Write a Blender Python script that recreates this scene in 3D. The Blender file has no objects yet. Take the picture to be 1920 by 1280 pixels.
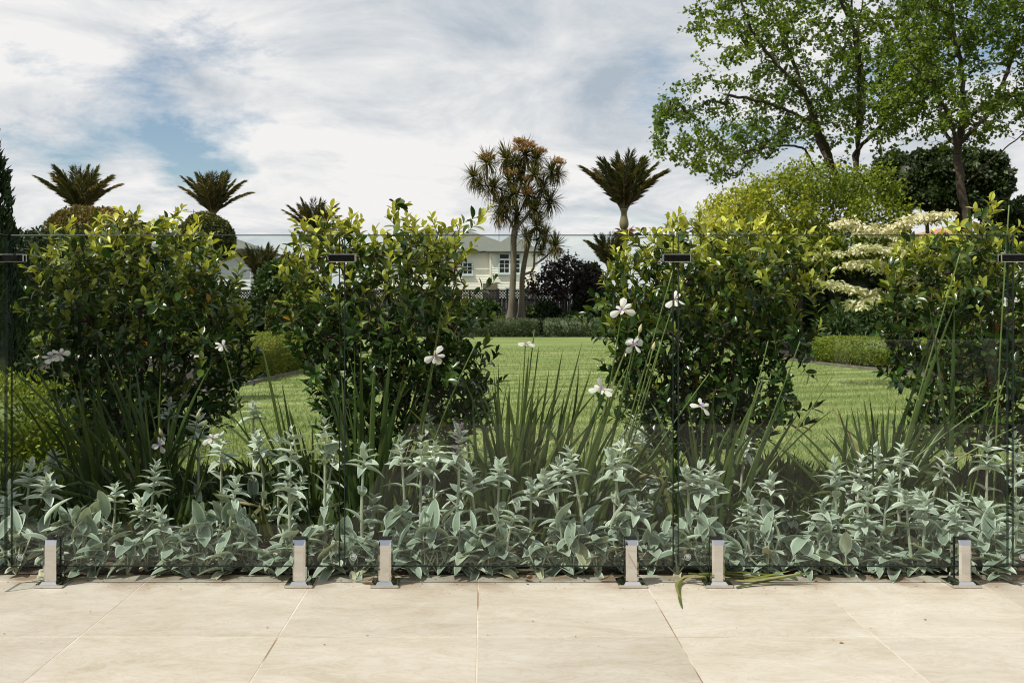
import bpy, math, random
import numpy as np
from mathutils import Vector

# ------------------------------------------------------------------ camera, sky, sun, exposure
SC = bpy.context.scene
COL = SC.collection
F, VX, HY, CZ = 1848.0, 908.0, 571.0, 1.0          # photo pixels: focal length, vanishing point, horizon; camera height in m


def P(px, py, Y):
    """world point seen at photo pixel (px, py) at distance Y"""
    return np.array([(px - VX) * Y / F, Y, CZ - (py - HY) * Y / F])


cam = bpy.data.cameras.new('camera')
cam_ob = bpy.data.objects.new('camera', cam)
COL.objects.link(cam_ob)
cam_ob.location = (0, 0, CZ)
cam_ob.rotation_euler = (math.radians(90), 0, 0)
cam.sensor_width = 36
cam.lens = 36 * F / 1920
cam.shift_x = (960 - VX) / 1920
cam.shift_y = (HY - 640) / 1920
cam.clip_start = 0.05
cam.clip_end = 3000
cam.dof.use_dof = True
cam.dof.focus_distance = 4.2
cam.dof.aperture_fstop = 10
SC.camera = cam_ob

SUN_EL, SUN_AZ = math.radians(55), math.radians(238)   # azimuth clockwise from +Y: from the left, a little behind the camera
to_sun = Vector((math.cos(SUN_EL) * math.sin(SUN_AZ), math.cos(SUN_EL) * math.cos(SUN_AZ), math.sin(SUN_EL)))
sun = bpy.data.lights.new('sun', 'SUN')
sun.energy = 5.0
sun.angle = math.radians(0.6)
sun.color = (1.0, 0.94, 0.85)
sun_ob = bpy.data.objects.new('sun', sun)
COL.objects.link(sun_ob)
sun_ob.rotation_euler = to_sun.to_track_quat('Z', 'Y').to_euler()

SC.view_settings.view_transform = 'Standard'
SC.view_settings.look = 'None'
SC.view_settings.exposure = 0.0
SC.view_settings.gamma = 1.0
SC.cycles.use_denoising = True
SC.cycles.filter_width = 1.05
SC.cycles.max_bounces = 8
SC.cycles.diffuse_bounces = 3
SC.cycles.glossy_bounces = 3
SC.cycles.transmission_bounces = 4
SC.cycles.transparent_max_bounces = 16
SC.cycles.sample_clamp_indirect = 6

W = bpy.data.worlds.new('World')
SC.world = W
W.use_nodes = True


def build_world():
    nt = W.node_tree
    N, L = nt.nodes, nt.links
    N.clear()
    out = N.new('ShaderNodeOutputWorld')
    bg = N.new('ShaderNodeBackground')
    bg.inputs['Strength'].default_value = 0.1
    L.new(bg.outputs[0], out.inputs[0])
    sky = N.new('ShaderNodeTexSky')
    sky.sky_type = 'NISHITA'
    sky.sun_disc = False
    sky.sun_elevation = SUN_EL
    sky.sun_rotation = SUN_AZ
    sky.air_density = 1.2
    sky.dust_density = 0.2
    sky.ozone_density = 2.6
    tc = N.new('ShaderNodeTexCoord')

    def math_(op, a, b=None, c=None):
        n = N.new('ShaderNodeMath')
        n.operation = op
        for i, v in enumerate((a, b, c)):
            if v is None:
                continue
            if isinstance(v, (int, float)):
                n.inputs[i].default_value = v
            else:
                L.new(v, n.inputs[i])
        return n.outputs[0]

    sep = N.new('ShaderNodeSeparateXYZ')
    L.new(tc.outputs['Generated'], sep.inputs[0])
    z = math_('ADD', math_('MAXIMUM', sep.outputs[2], 0.0), 0.20)
    comb = N.new('ShaderNodeCombineXYZ')
    L.new(math_('DIVIDE', sep.outputs[0], z), comb.inputs[0])
    L.new(math_('DIVIDE', sep.outputs[1], z), comb.inputs[1])

    def noise(scale, detail, rough, dist, off):
        mp = N.new('ShaderNodeMapping')
        mp.inputs['Location'].default_value = off
        L.new(comb.outputs[0], mp.inputs[0])
        n = N.new('ShaderNodeTexNoise')
        n.inputs['Scale'].default_value = scale
        n.inputs['Detail'].default_value = detail
        n.inputs['Roughness'].default_value = rough
        n.inputs['Distortion'].default_value = dist
        L.new(mp.outputs[0], n.inputs['Vector'])
        return n.outputs['Fac']

    def blob(px, py, k, amp):
        d = np.array([(px - VX) / F, 1.0, (HY - py) / F])
        d /= np.linalg.norm(d)
        v = N.new('ShaderNodeVectorMath')
        v.operation = 'DOT_PRODUCT'
        L.new(tc.outputs['Generated'], v.inputs[0])
        v.inputs[1].default_value = d
        e = math_('EXPONENT', math_('MULTIPLY', math_('SUBTRACT', v.outputs['Value'], 1.0), k))
        return math_('MULTIPLY', e, amp)

    cover = noise(1.35, 12, 0.65, 0.3, (5.3, 2.9, 0.0))
    for b in [(30, 120, 1200, -.13), (350, 285, 900, -.17), (160, 275, 1100, -.16), (20, 260, 1800, -.10), (440, 300, 2200, -.10), (260, 150, 2500, -.07), (1090, 60, 2600, -.10), (1230, 150, 1500, -.09), (1180, 240, 2200, -.07),
              (640, 60, 300, .12), (700, 300, 300, .16), (235, 345, 2500, .18), (1000, 330, 300, .12), (120, 20, 900, .10), (480, 420, 900, .08), (1290, 400, 1500, -.06), (60, 370, 1800, .10)]:
        cover = math_('ADD', cover, blob(*b))
    ramp = N.new('ShaderNodeValToRGB')
    ramp.color_ramp.elements[0].position = 0.32
    ramp.color_ramp.elements[1].position = 0.475
    L.new(cover, ramp.inputs[0])
    shade = noise(2.2, 12, 0.64, 0.4, (7.7, 4.2, 0.0))
    for b in [(1130, 110, 350, -.16), (900, 60, 350, -.11), (600, 60, 500, -.08), (350, 190, 700, -.06), (500, 230, 300, .10), (760, 300, 300, .12), (100, 40, 400, .10), (1000, 260, 400, .06)]:
        shade = math_('ADD', shade, blob(*b))
    cr = N.new('ShaderNodeValToRGB')
    cr.color_ramp.elements[0].position = 0.24
    cr.color_ramp.elements[0].color = (4.3, 5.0, 5.75, 1)
    cr.color_ramp.elements[1].position = 0.60
    cr.color_ramp.elements[1].color = (9.0, 8.9, 8.8, 1)
    L.new(shade, cr.inputs[0])
    mix = N.new('ShaderNodeMixRGB')
    L.new(ramp.outputs[0], mix.inputs[0])
    L.new(sky.outputs[0], mix.inputs[1])
    L.new(cr.outputs[0], mix.inputs[2])
    L.new(mix.outputs[0], bg.inputs['Color'])


build_world()

# ------------------------------------------------------------------ helpers
RNG = np.random.default_rng(7)


def nrm(v):
    v = np.asarray(v, float)
    return v / np.maximum(np.linalg.norm(v, axis=-1, keepdims=True), 1e-9)


class MB:
    """collects pieces and links them as ONE mesh object"""

    def __init__(self):
        self.V, self.Q, self.T, self.A, self.n = [], [], [], [], 0
        self.qm, self.tm = [], []

    def add(self, V, quads=None, tris=None, rnd=0.5, young=0.0, mat=0):
        V = np.asarray(V, float).reshape(-1, 3)
        k = len(V)
        if quads is not None and len(quads):
            q = np.asarray(quads, np.int64).reshape(-1, 4) + self.n
            self.Q.append(q)
            self.qm.append(np.full(len(q), mat, np.int32))
        if tris is not None and len(tris):
            t = np.asarray(tris, np.int64).reshape(-1, 3) + self.n
            self.T.append(t)
            self.tm.append(np.full(len(t), mat, np.int32))
        self.V.append(V)
        self.A.append(np.stack([np.broadcast_to(rnd, k), np.broadcast_to(young, k)], 1).astype(np.float32))
        self.n += k

    def scatter(self, T, pos, R, scale, rnd=None, young=0.0, mat=0, edge=None):
        tv, tq, tt = T
        pos = np.asarray(pos, float).reshape(-1, 3)
        n, k = len(pos), len(tv)
        if n == 0:
            return
        scale = np.asarray(scale, float)
        if scale.ndim <= 1:
            scale = np.broadcast_to(scale.reshape(-1, 1), (n, 3))
        loc = tv[None] * scale[:, None, :]
        V = pos[:, None, :] + np.einsum('nij,nkj->nki', R, loc)
        off = (np.arange(n) * k)[:, None, None]
        q = (tq[None] + off).reshape(-1, 4) if len(tq) else None
        t = (tt[None] + off).reshape(-1, 3) if len(tt) else None
        if rnd is None:
            rnd = RNG.random(n)
        rnd = np.repeat(np.broadcast_to(rnd, n), k)
        if edge is not None:
            young = np.tile(edge, n)
        else:
            young = np.repeat(np.broadcast_to(young, n), k)
        self.add(V.reshape(-1, 3), q, t, rnd, young, mat)

    def tube(self, pts, rad, sides=6, rnd=0.5, young=0.0, mat=0, cap=True):
        pts = np.asarray(pts, float)
        m = len(pts)
        rad = np.broadcast_to(rad, m)
        d = nrm(np.gradient(pts, axis=0))
        ref = np.array([0.31, 0.17, 0.93]) if abs(d[0][2]) < .9 else np.array([0.97, 0.2, 0.1])
        x = nrm(np.cross(d, ref))
        y = np.cross(d, x)
        a = np.linspace(0, 2 * np.pi, sides, endpoint=False)
        ring = x[:, None] * np.cos(a)[None, :, None] + y[:, None] * np.sin(a)[None, :, None]
        V = pts[:, None] + ring * rad[:, None, None]
        i = np.arange(m - 1)[:, None] * sides
        j = np.arange(sides)[None]
        jn = (j + 1) % sides
        q = np.stack([i + j, i + jn, i + sides + jn, i + sides + j], -1).reshape(-1, 4)
        V = V.reshape(-1, 3)
        t = None
        if cap:
            V = np.vstack([V, pts[-1:] + d[-1:] * rad[-1] * .6])
            e = (m - 1) * sides
            t = np.stack([e + j[0], e + jn[0], np.full(sides, m * sides)], -1)
        self.add(V, q, t, rnd, young, mat)

    def box(self, lo, hi, mat=0, rnd=0.5, bev=0.0):
        lo, hi = np.array(lo, float), np.array(hi, float)
        if bev <= 0:
            c = np.array([[x, y, z] for z in (0, 1) for y in (0, 1) for x in (0, 1)], float)
            V = lo + c * (hi - lo)
            self.add(V, [[0, 2, 3, 1], [4, 5, 7, 6], [0, 1, 5, 4], [2, 6, 7, 3], [0, 4, 6, 2], [1, 3, 7, 5]], None, rnd, 0, mat)
        else:
            b = bev
            V, Q = [], []
            rings = [(lo[2], b), (lo[2] + b, 0), (hi[2] - b, 0), (hi[2], b)]
            for z, ins in rings:
                x0, x1, y0, y1 = lo[0] + ins, hi[0] - ins, lo[1] + ins, hi[1] - ins
                c = b - ins * .0
                V += [[x0 + c, y0, z], [x1 - c, y0, z], [x1, y0 + c, z], [x1, y1 - c, z], [x1 - c, y1, z], [x0 + c, y1, z], [x0, y1 - c, z], [x0, y0 + c, z]]
            for r in range(3):
                for j in range(8):
                    Q.append([r * 8 + j, r * 8 + (j + 1) % 8, r * 8 + 8 + (j + 1) % 8, r * 8 + 8 + j])
            n0 = len(V)
            T = []
            V += [[(lo[0] + hi[0]) / 2, (lo[1] + hi[1]) / 2, lo[2]], [(lo[0] + hi[0]) / 2, (lo[1] + hi[1]) / 2, hi[2]]]
            for j in range(8):
                T.append([n0, (j + 1) % 8, j])
                T.append([n0 + 1, 24 + j, 24 + (j + 1) % 8])
            self.add(V, Q, T, rnd, 0, mat)

    def build(self, name, mats, parent=None, smooth=True):
        V = np.concatenate(self.V)
        nq = sum(len(q) for q in self.Q)
        nt = sum(len(t) for t in self.T)
        me = bpy.data.meshes.new(name)
        loops = np.concatenate([q.ravel() for q in self.Q] + [t.ravel() for t in self.T]) if (nq + nt) else np.zeros(0, int)
        me.vertices.add(len(V))
        me.vertices.foreach_set('co', V.astype(np.float32).ravel())
        me.loops.add(len(loops))
        me.loops.foreach_set('vertex_index', loops.astype(np.int32))
        me.polygons.add(nq + nt)
        start = np.concatenate([np.arange(nq) * 4, nq * 4 + np.arange(nt) * 3])
        me.polygons.foreach_set('loop_start', start.astype(np.int32))
        if not isinstance(mats, (list, tuple)):
            mats = [mats]
        for m in mats:
            me.materials.append(m)
        if len(mats) > 1:
            me.polygons.foreach_set('material_index', np.concatenate(self.qm + self.tm).astype(np.int32))
        me.polygons.foreach_set('use_smooth', np.full(nq + nt, bool(smooth)))
        A = np.concatenate(self.A)
        for i, nm in enumerate(('rnd', 'young')):
            at = me.attributes.new(nm, 'FLOAT', 'POINT')
            at.data.foreach_set('value', np.ascontiguousarray(A[:, i]))
        me.update()
        me.validate()
        ob = bpy.data.objects.new(name, me)
        COL.objects.link(ob)
        if parent is not None:
            ob.parent = parent
        return ob


def tag(o, label, cat, group=None, kind=None):
    o['label'] = label
    o['category'] = cat
    if group:
        o['group'] = group
    if kind:
        o['kind'] = kind
    return o


def struct(o):
    o['kind'] = 'structure'
    return o


def thing(name, loc, label, cat, group=None):
    o = bpy.data.objects.new(name, None)
    COL.objects.link(o)
    o.location = tuple(loc)
    o.empty_display_size = .1
    return tag(o, label, cat, group)


def frames(d, hint):
    d = nrm(d)
    x = np.cross(d, hint)
    bad = np.linalg.norm(x, axis=1) < 1e-4
    x[bad] = np.cross(d[bad], np.array([1, .3, .2]))
    x = nrm(x)
    z = np.cross(x, d)
    return np.stack([x, d, z], -1)


def rdir(n, rng=None):
    return nrm((rng or RNG).normal(size=(n, 3)))


def leaf_template(rows, width, fold=.15, droop=.15, halfcols=1, wprof=None, tipcurl=0.0):
    """leaf of length 1 along +Y; returns verts, quads, tris, and the edge value of every vertex"""
    ys = np.linspace(0, 1, rows + 1)
    V, E = [], []
    cols = 2 * halfcols + 1
    for y in ys:
        w = width * (wprof(y) if wprof else math.sin(math.pi * min(1, .06 + y * .94) ** .8) ** .8) if 0 < y < 1 else (width * .06 if y == 0 else width * .02)
        for c in range(-halfcols, halfcols + 1):
            s = c / halfcols
            V.append([s * w / 2, y, fold * abs(s) * w - droop * y * y + tipcurl * y ** 4])
            E.append(abs(s))
    Q = []
    for r in range(rows):
        for c in range(cols - 1):
            a = r * cols + c
            Q.append([a, a + 1, a + cols + 1, a + cols])
    return (np.array(V), np.array(Q), np.zeros((0, 3), int)), np.array(E, np.float32)


LEAF_MID, _ = leaf_template(4, .46, .18, .12)
LEAF_BUSH = leaf_template(6, .43, .20, .16, wprof=lambda y: math.sin(math.pi * min(1, .04 + y * .96) ** 1.15) ** .75)[0]
LEAF_FAR = (np.array([[0, 0, 0], [.33, .45, .1], [0, 1, -.12], [-.33, .45, .1]]), np.zeros((0, 4), int), np.array([[0, 1, 2], [0, 2, 3]]))
LEAF_NARROW = (np.array([[0, 0, 0], [.16, .5, .05], [0, 1, -.15], [-.16, .5, .05]]), np.zeros((0, 4), int), np.array([[0, 1, 2], [0, 2, 3]]))
# a lobed maple / plane like leaf for the big trees
LEAF_LOBED = (np.array([[0, 0, 0], [.42, .18, .06], [.26, .45, .03], [.40, .72, .05], [0, 1, -.1], [-.40, .72, .05], [-.26, .45, .03], [-.42, .18, .06]]), np.zeros((0, 4), int),
              np.array([[0, 1, 2], [0, 2, 4], [2, 3, 4], [0, 4, 6], [4, 5, 6], [0, 6, 7]]))


# ------------------------------------------------------------------ materials
def newmat(name):
    m = bpy.data.materials.new(name)
    m.use_nodes = True
    nt = m.node_tree
    nt.nodes.clear()
    return m, nt.nodes, nt.links


def ramp_node(N, stops):
    r = N.new('ShaderNodeValToRGB')
    e = r.color_ramp.elements
    while len(e) < len(stops):
        e.new(0.5)
    for i, (p, c) in enumerate(stops):
        e[i].position = p
        e[i].color = (*c, 1)
    return r


def leafmat(name, stops, young=None, rough=.45, trans=.3, tcol=1.5, spec=.4, noise_amt=.25, sheen=0.0, veins=False):
    m, N, L = newmat(name)
    out = N.new('ShaderNodeOutputMaterial')
    at = N.new('ShaderNodeAttribute')
    at.attribute_name = 'rnd'
    r = ramp_node(N, stops)
    L.new(at.outputs['Fac'], r.inputs[0])
    col = r.outputs[0]
    if young:
        ay = N.new('ShaderNodeAttribute')
        ay.attribute_name = 'young'
        mx = N.new('ShaderNodeMixRGB')
        L.new(ay.outputs['Fac'], mx.inputs[0])
        L.new(col, mx.inputs[1])
        mx.inputs[2].default_value = (*young, 1)
        col = mx.outputs[0]
    tc = N.new('ShaderNodeTexCoord')
    nz = N.new('ShaderNodeTexNoise')
    nz.inputs['Scale'].default_value = 9
    nz.inputs['Detail'].default_value = 4
    L.new(tc.outputs['Object'], nz.inputs['Vector'])
    hs = N.new('ShaderNodeHueSaturation')
    mr = N.new('ShaderNodeMapRange')
    mr.inputs['From Min'].default_value = .3
    mr.inputs['From Max'].default_value = .7
    mr.inputs['To Min'].default_value = 1 - noise_amt
    mr.inputs['To Max'].default_value = 1 + noise_amt
    L.new(nz.outputs['Fac'], mr.inputs['Value'])
    L.new(mr.outputs[0], hs.inputs['Value'])
    L.new(col, hs.inputs['Color'])
    col = hs.outputs[0]
    b = N.new('ShaderNodeBsdfPrincipled')
    L.new(col, b.inputs['Base Color'])
    b.inputs['Roughness'].default_value = rough
    b.inputs['Specular IOR Level'].default_value = spec
    if sheen:
        b.inputs['Sheen Weight'].default_value = sheen
        b.inputs['Sheen Roughness'].default_value = .5
    t = N.new('ShaderNodeBsdfTranslucent')
    tm = N.new('ShaderNodeMixRGB')
    tm.blend_type = 'MULTIPLY'
    tm.inputs[0].default_value = 1
    L.new(col, tm.inputs[1])
    tm.inputs[2].default_value = (tcol * 1.1, tcol, tcol * .55, 1)
    L.new(tm.outputs[0], t.inputs['Color'])
    ms = N.new('ShaderNodeMixShader')
    ms.inputs[0].default_value = trans
    L.new(b.outputs[0], ms.inputs[1])
    L.new(t.outputs[0], ms.inputs[2])
    L.new(ms.outputs[0], out.inputs[0])
    return m


def solid(name, stops, scale=6.0, rough=.7, metallic=0.0, spec=.4, bump=0.0, bscale=30.0, stretch=(1, 1, 1), detail=6):
    m, N, L = newmat(name)
    out = N.new('ShaderNodeOutputMaterial')
    tc = N.new('ShaderNodeTexCoord')
    mp = N.new('ShaderNodeMapping')
    mp.inputs['Scale'].default_value = stretch
    L.new(tc.outputs['Object'], mp.inputs[0])
    nz = N.new('ShaderNodeTexNoise')
    nz.inputs['Scale'].default_value = scale
    nz.inputs['Detail'].default_value = detail
    nz.inputs['Roughness'].default_value = .6
    L.new(mp.outputs[0], nz.inputs['Vector'])
    r = ramp_node(N, stops)
    L.new(nz.outputs['Fac'], r.inputs[0])
    b = N.new('ShaderNodeBsdfPrincipled')
    L.new(r.outputs[0], b.inputs['Base Color'])
    b.inputs['Roughness'].default_value = rough
    b.inputs['Metallic'].default_value = metallic
    b.inputs['Specular IOR Level'].default_value = spec
    if bump:
        n2 = N.new('ShaderNodeTexNoise')
        n2.inputs['Scale'].default_value = bscale
        n2.inputs['Detail'].default_value = 5
        L.new(mp.outputs[0], n2.inputs['Vector'])
        bp = N.new('ShaderNodeBump')
        bp.inputs['Strength'].default_value = bump
        bp.inputs['Distance'].default_value = .02
        L.new(n2.outputs['Fac'], bp.inputs['Height'])
        L.new(bp.outputs[0], b.inputs['Normal'])
    L.new(b.outputs[0], out.inputs[0])
    return m


M = {}
M['bush'] = leafmat('glossy_shrub_leaf', [(0, (.012, .034, .007)), (.55, (.026, .068, .012)), (.85, (.050, .11, .018)), (1, (.09, .155, .026))], young=(.54, .56, .075), rough=.28, trans=.22, spec=.5)
M['bush_old'] = leafmat('orange_old_leaf', [(0, (.42, .19, .02)), (1, (.5, .3, .03))], rough=.4, trans=.3)
M['bark_red'] = solid('shrub_bark', [(.3, (.06, .03, .018)), (.7, (.13, .07, .04))], 30, .8)
M['bark'] = solid('tree_bark', [(.3, (.035, .026, .018)), (.7, (.085, .065, .045))], 6, .9, bump=.6, bscale=25, stretch=(1, 1, .25))
M['bark_cab'] = solid('cabbage_tree_bark', [(.3, (.095, .075, .055)), (.7, (.19, .155, .115))], 5, .9, bump=.8, bscale=18, stretch=(1, 1, .3))
M['ear'] = leafmat('woolly_silver_leaf', [(0, (.185, .25, .187)), (.5, (.285, .357, .272)), (.88, (.40, .46, .37)), (.95, (.46, .44, .24)), (1, (.34, .26, .15))], young=(.74, .78, .68), rough=.85, trans=.15, tcol=1.2, spec=.15, noise_amt=.18, sheen=.3)
M['ear_stem'] = leafmat('woolly_silver_stem', [(0, (.36, .39, .27)), (1, (.46, .48, .35))], rough=.9, trans=.05, spec=.1, sheen=.4)
M['ear_tuft'] = leafmat('purple_flower_tuft', [(0, (.3, .2, .27)), (1, (.42, .3, .38))], rough=.9, trans=.1, spec=.1)
M['ear_flower'] = leafmat('silver_flower_spike', [(0, (.30, .37, .29)), (.85, (.43, .49, .40)), (1, (.52, .56, .48))], young=(.76, .79, .70), rough=.9, trans=.1, spec=.1, sheen=.4)
M['iris'] = leafmat('iris_blade', [(0, (.030, .055, .012)), (.6, (.062, .098, .020)), (.92, (.12, .15, .035)), (.97, (.3, .24, .11)), (1, (.34, .27, .14))], rough=.42, trans=.2, spec=.4, noise_amt=.15)
M['iris_stem'] = leafmat('iris_stem', [(0, (.09, .14, .035)), (1, (.15, .2, .055))], rough=.45, trans=.05)
M['white_petal'] = leafmat('white_petal', [(0, (.72, .70, .68)), (1, (.82, .8, .78))], young=(.7, .42, .06), rough=.6, trans=.35, tcol=.9, noise_amt=.04)
M['purple_petal'] = leafmat('purple_petal', [(0, (.32, .2, .5)), (1, (.5, .38, .66))], rough=.6, trans=.3, tcol=.9, noise_amt=.05)
M['bud'] = leafmat('cream_bud', [(0, (.6, .52, .3)), (1, (.72, .66, .42))], rough=.6, trans=.2, tcol=.9)
M['tree_leaf'] = leafmat('plane_tree_leaf', [(0, (.042, .08, .012)), (.5, (.095, .16, .020)), (1, (.17, .24, .03))], rough=.5, trans=.45, tcol=1.7)
M['gold_leaf'] = leafmat('golden_leaf', [(0, (.06, .105, .012)), (.5, (.165, .225, .017)), (.8, (.31, .34, .028)), (1, (.48, .47, .065))], rough=.5, trans=.35)
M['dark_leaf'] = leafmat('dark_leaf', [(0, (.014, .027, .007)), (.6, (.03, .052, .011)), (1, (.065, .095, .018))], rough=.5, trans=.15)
M['mid_leaf'] = leafmat('mid_green_leaf', [(0, (.025, .05, .012)), (.6, (.05, .09, .02)), (1, (.085, .13, .028))], rough=.45, trans=.2)
M['cypress'] = leafmat('cypress_leaf', [(0, (.012, .028, .008)), (.6, (.02, .045, .012)), (1, (.035, .065, .016))], rough=.6, trans=.1)
M['maple'] = leafmat('purple_maple_leaf', [(0, (.018, .009, .011)), (.6, (.034, .018, .02)), (1, (.06, .035, .032))], rough=.5, trans=.2, tcol=1.2)
M['mound_gold'] = leafmat('golden_conifer_leaf', [(0, (.07, .065, .012)), (.5, (.14, .115, .02)), (.85, (.2, .14, .03)), (1, (.26, .15, .05))], rough=.6, trans=.15)
M['mound_green'] = leafmat('green_conifer_leaf', [(0, (.04, .055, .012)), (.6, (.085, .1, .018)), (1, (.15, .15, .025))], rough=.6, trans=.15)
M['box'] = leafmat('box_hedge_leaf', [(0, (.075, .12, .013)), (.5, (.17, .22, .022)), (1, (.34, .36, .04))], rough=.5, trans=.25)
M['box_gold'] = leafmat('golden_hedge_leaf', [(0, (.065, .09, .012)), (.5, (.15, .175, .02)), (1, (.34, .32, .045))], rough=.5, trans=.25)
M['box_grey'] = leafmat('grey_green_hedge_leaf', [(0, (.06, .085, .04)), (.5, (.1, .13, .06)), (1, (.16, .19, .1))], rough=.6, trans=.2)
M['cornus'] = leafmat('cream_variegated_leaf', [(0, (.34, .38, .19)), (.4, (.60, .59, .39)), (1, (.78, .76, .58))], rough=.5, trans=.3, tcol=1.0, noise_amt=.08)
M['palm_leaf'] = leafmat('nikau_leaflet', [(0, (.05, .065, .018)), (.55, (.10, .115, .036)), (.85, (.16, .125, .06)), (1, (.27, .19, .11))], rough=.45, trans=.3)
M['palm_mid'] = solid('nikau_midrib', [(.3, (.09, .06, .03)), (.7, (.15, .11, .05))], 8, .6)
M['palm_shaft'] = solid('nikau_crownshaft', [(.3, (.10, .09, .035)), (.7, (.19, .165, .07))], 5, .5, stretch=(1, 1, .4))
M['palm_skirt'] = leafmat('nikau_flower_skirt', [(0, (.1, .03, .02)), (1, (.2, .075, .045))], rough=.8, trans=.1)
M['cab_leaf'] = leafmat('cabbage_tree_leaf', [(0, (.05, .055, .018)), (.6, (.095, .098, .03)), (.9, (.15, .135, .045)), (1, (.24, .16, .065))], rough=.5, trans=.3)
M['cab_flower'] = leafmat('cabbage_tree_flower', [(0, (.28, .13, .035)), (.5, (.38, .22, .08)), (1, (.5, .4, .22))], rough=.8, trans=.2)
M['dry'] = leafmat('dry_leaf', [(0, (.16, .09, .045)), (1, (.36, .25, .13))], rough=.8, trans=.1)
M['steel'] = solid('polished_steel', [(.3, (.66, .65, .63)), (.7, (.70, .69, .67))], 3, .05, metallic=1.0)
M['steel_satin'] = solid('satin_steel', [(.3, (.5, .47, .43)), (.7, (.58, .55, .51))], 3, .09, metallic=1.0)
M['rubber'] = solid('black_rubber', [(.3, (.012, .012, .012)), (.7, (.02, .02, .02))], 10, .6)
M['lawn_edge'] = solid('timber_edging', [(.3, (.1, .085, .065)), (.7, (.2, .175, .14))], 8, .9)
M['soil'] = solid('soil', [(.3, (.07, .05, .034)), (.7, (.17, .125, .085))], 14, .95, bump=1.0, bscale=40)
M['mulch'] = solid('dark_mulch', [(.3, (.016, .012, .008)), (.7, (.045, .034, .024))], 14, .95, bump=1.0, bscale=40)
M['ground'] = solid('rough_ground', [(.3, (.045, .05, .02)), (.7, (.085, .085, .035))], .6, .95, bump=.5, bscale=8)
M['path'] = solid('pale_gravel', [(.3, (.34, .31, .26)), (.7, (.5, .46, .4))], 20, .95)
M['cream_paint'] = solid('cream_paint', [(.3, (.80, .77, .67)), (.7, (.85, .82, .72))], 1.5, .55)
M['white_paint'] = solid('white_paint', [(.3, (.7, .72, .72)), (.7, (.78, .79, .78))], 1.5, .5)
M['pale_blue'] = solid('pale_blue_trim', [(.3, (.5, .58, .56)), (.7, (.56, .63, .60))], 2, .5)
M['roof'] = solid('grey_green_roof', [(.3, (.12, .125, .105)), (.7, (.17, .175, .15))], 3, .8, bump=.4, bscale=9, stretch=(1, 4, 4))
M['roof_red'] = solid('red_roof', [(.3, (.35, .14, .11)), (.7, (.46, .2, .16))], 5, .8)
M['gutter'] = solid('dark_gutter', [(.3, (.05, .055, .05)), (.7, (.08, .085, .08))], 2, .5)
M['pane'] = solid('window_pane', [(.3, (.015, .018, .02)), (.7, (.03, .034, .036))], .8, .3, spec=.25)
M['brown_room'] = solid('brown_porch', [(.3, (.12, .10, .07)), (.7, (.17, .14, .1))], 2, .8)
M['fence'] = solid('black_stained_timber', [(.3, (.010, .011, .012)), (.7, (.022, .022, .022))], 6, .7)
M['metal_grey'] = solid('aerial_metal', [(.3, (.25, .25, .25)), (.7, (.35, .35, .35))], 3, .4, metallic=.8)
M['etch'] = solid('frosted_etching', [(.3, (.6, .64, .62)), (.7, (.7, .74, .72))], 10, .9)
M['dark_clad'] = solid('dark_cladding', [(.3, (.018, .017, .016)), (.7, (.035, .032, .03))], 3, .7, stretch=(8, 8, .3))
M['deck'] = solid('dark_deck', [(.3, (.03, .024, .02)), (.7, (.06, .05, .04))], 3, .7, stretch=(.3, 8, 1))
M['pool_water'] = solid('dark_pool_water', [(.3, (.006, .014, .018)), (.7, (.009, .02, .025))], 1, .03, bump=.06, bscale=3)
M['pale_stone'] = solid('pale_bench_stone', [(.3, (.6, .57, .5)), (.7, (.7, .66, .58))], 4, .7)


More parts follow.
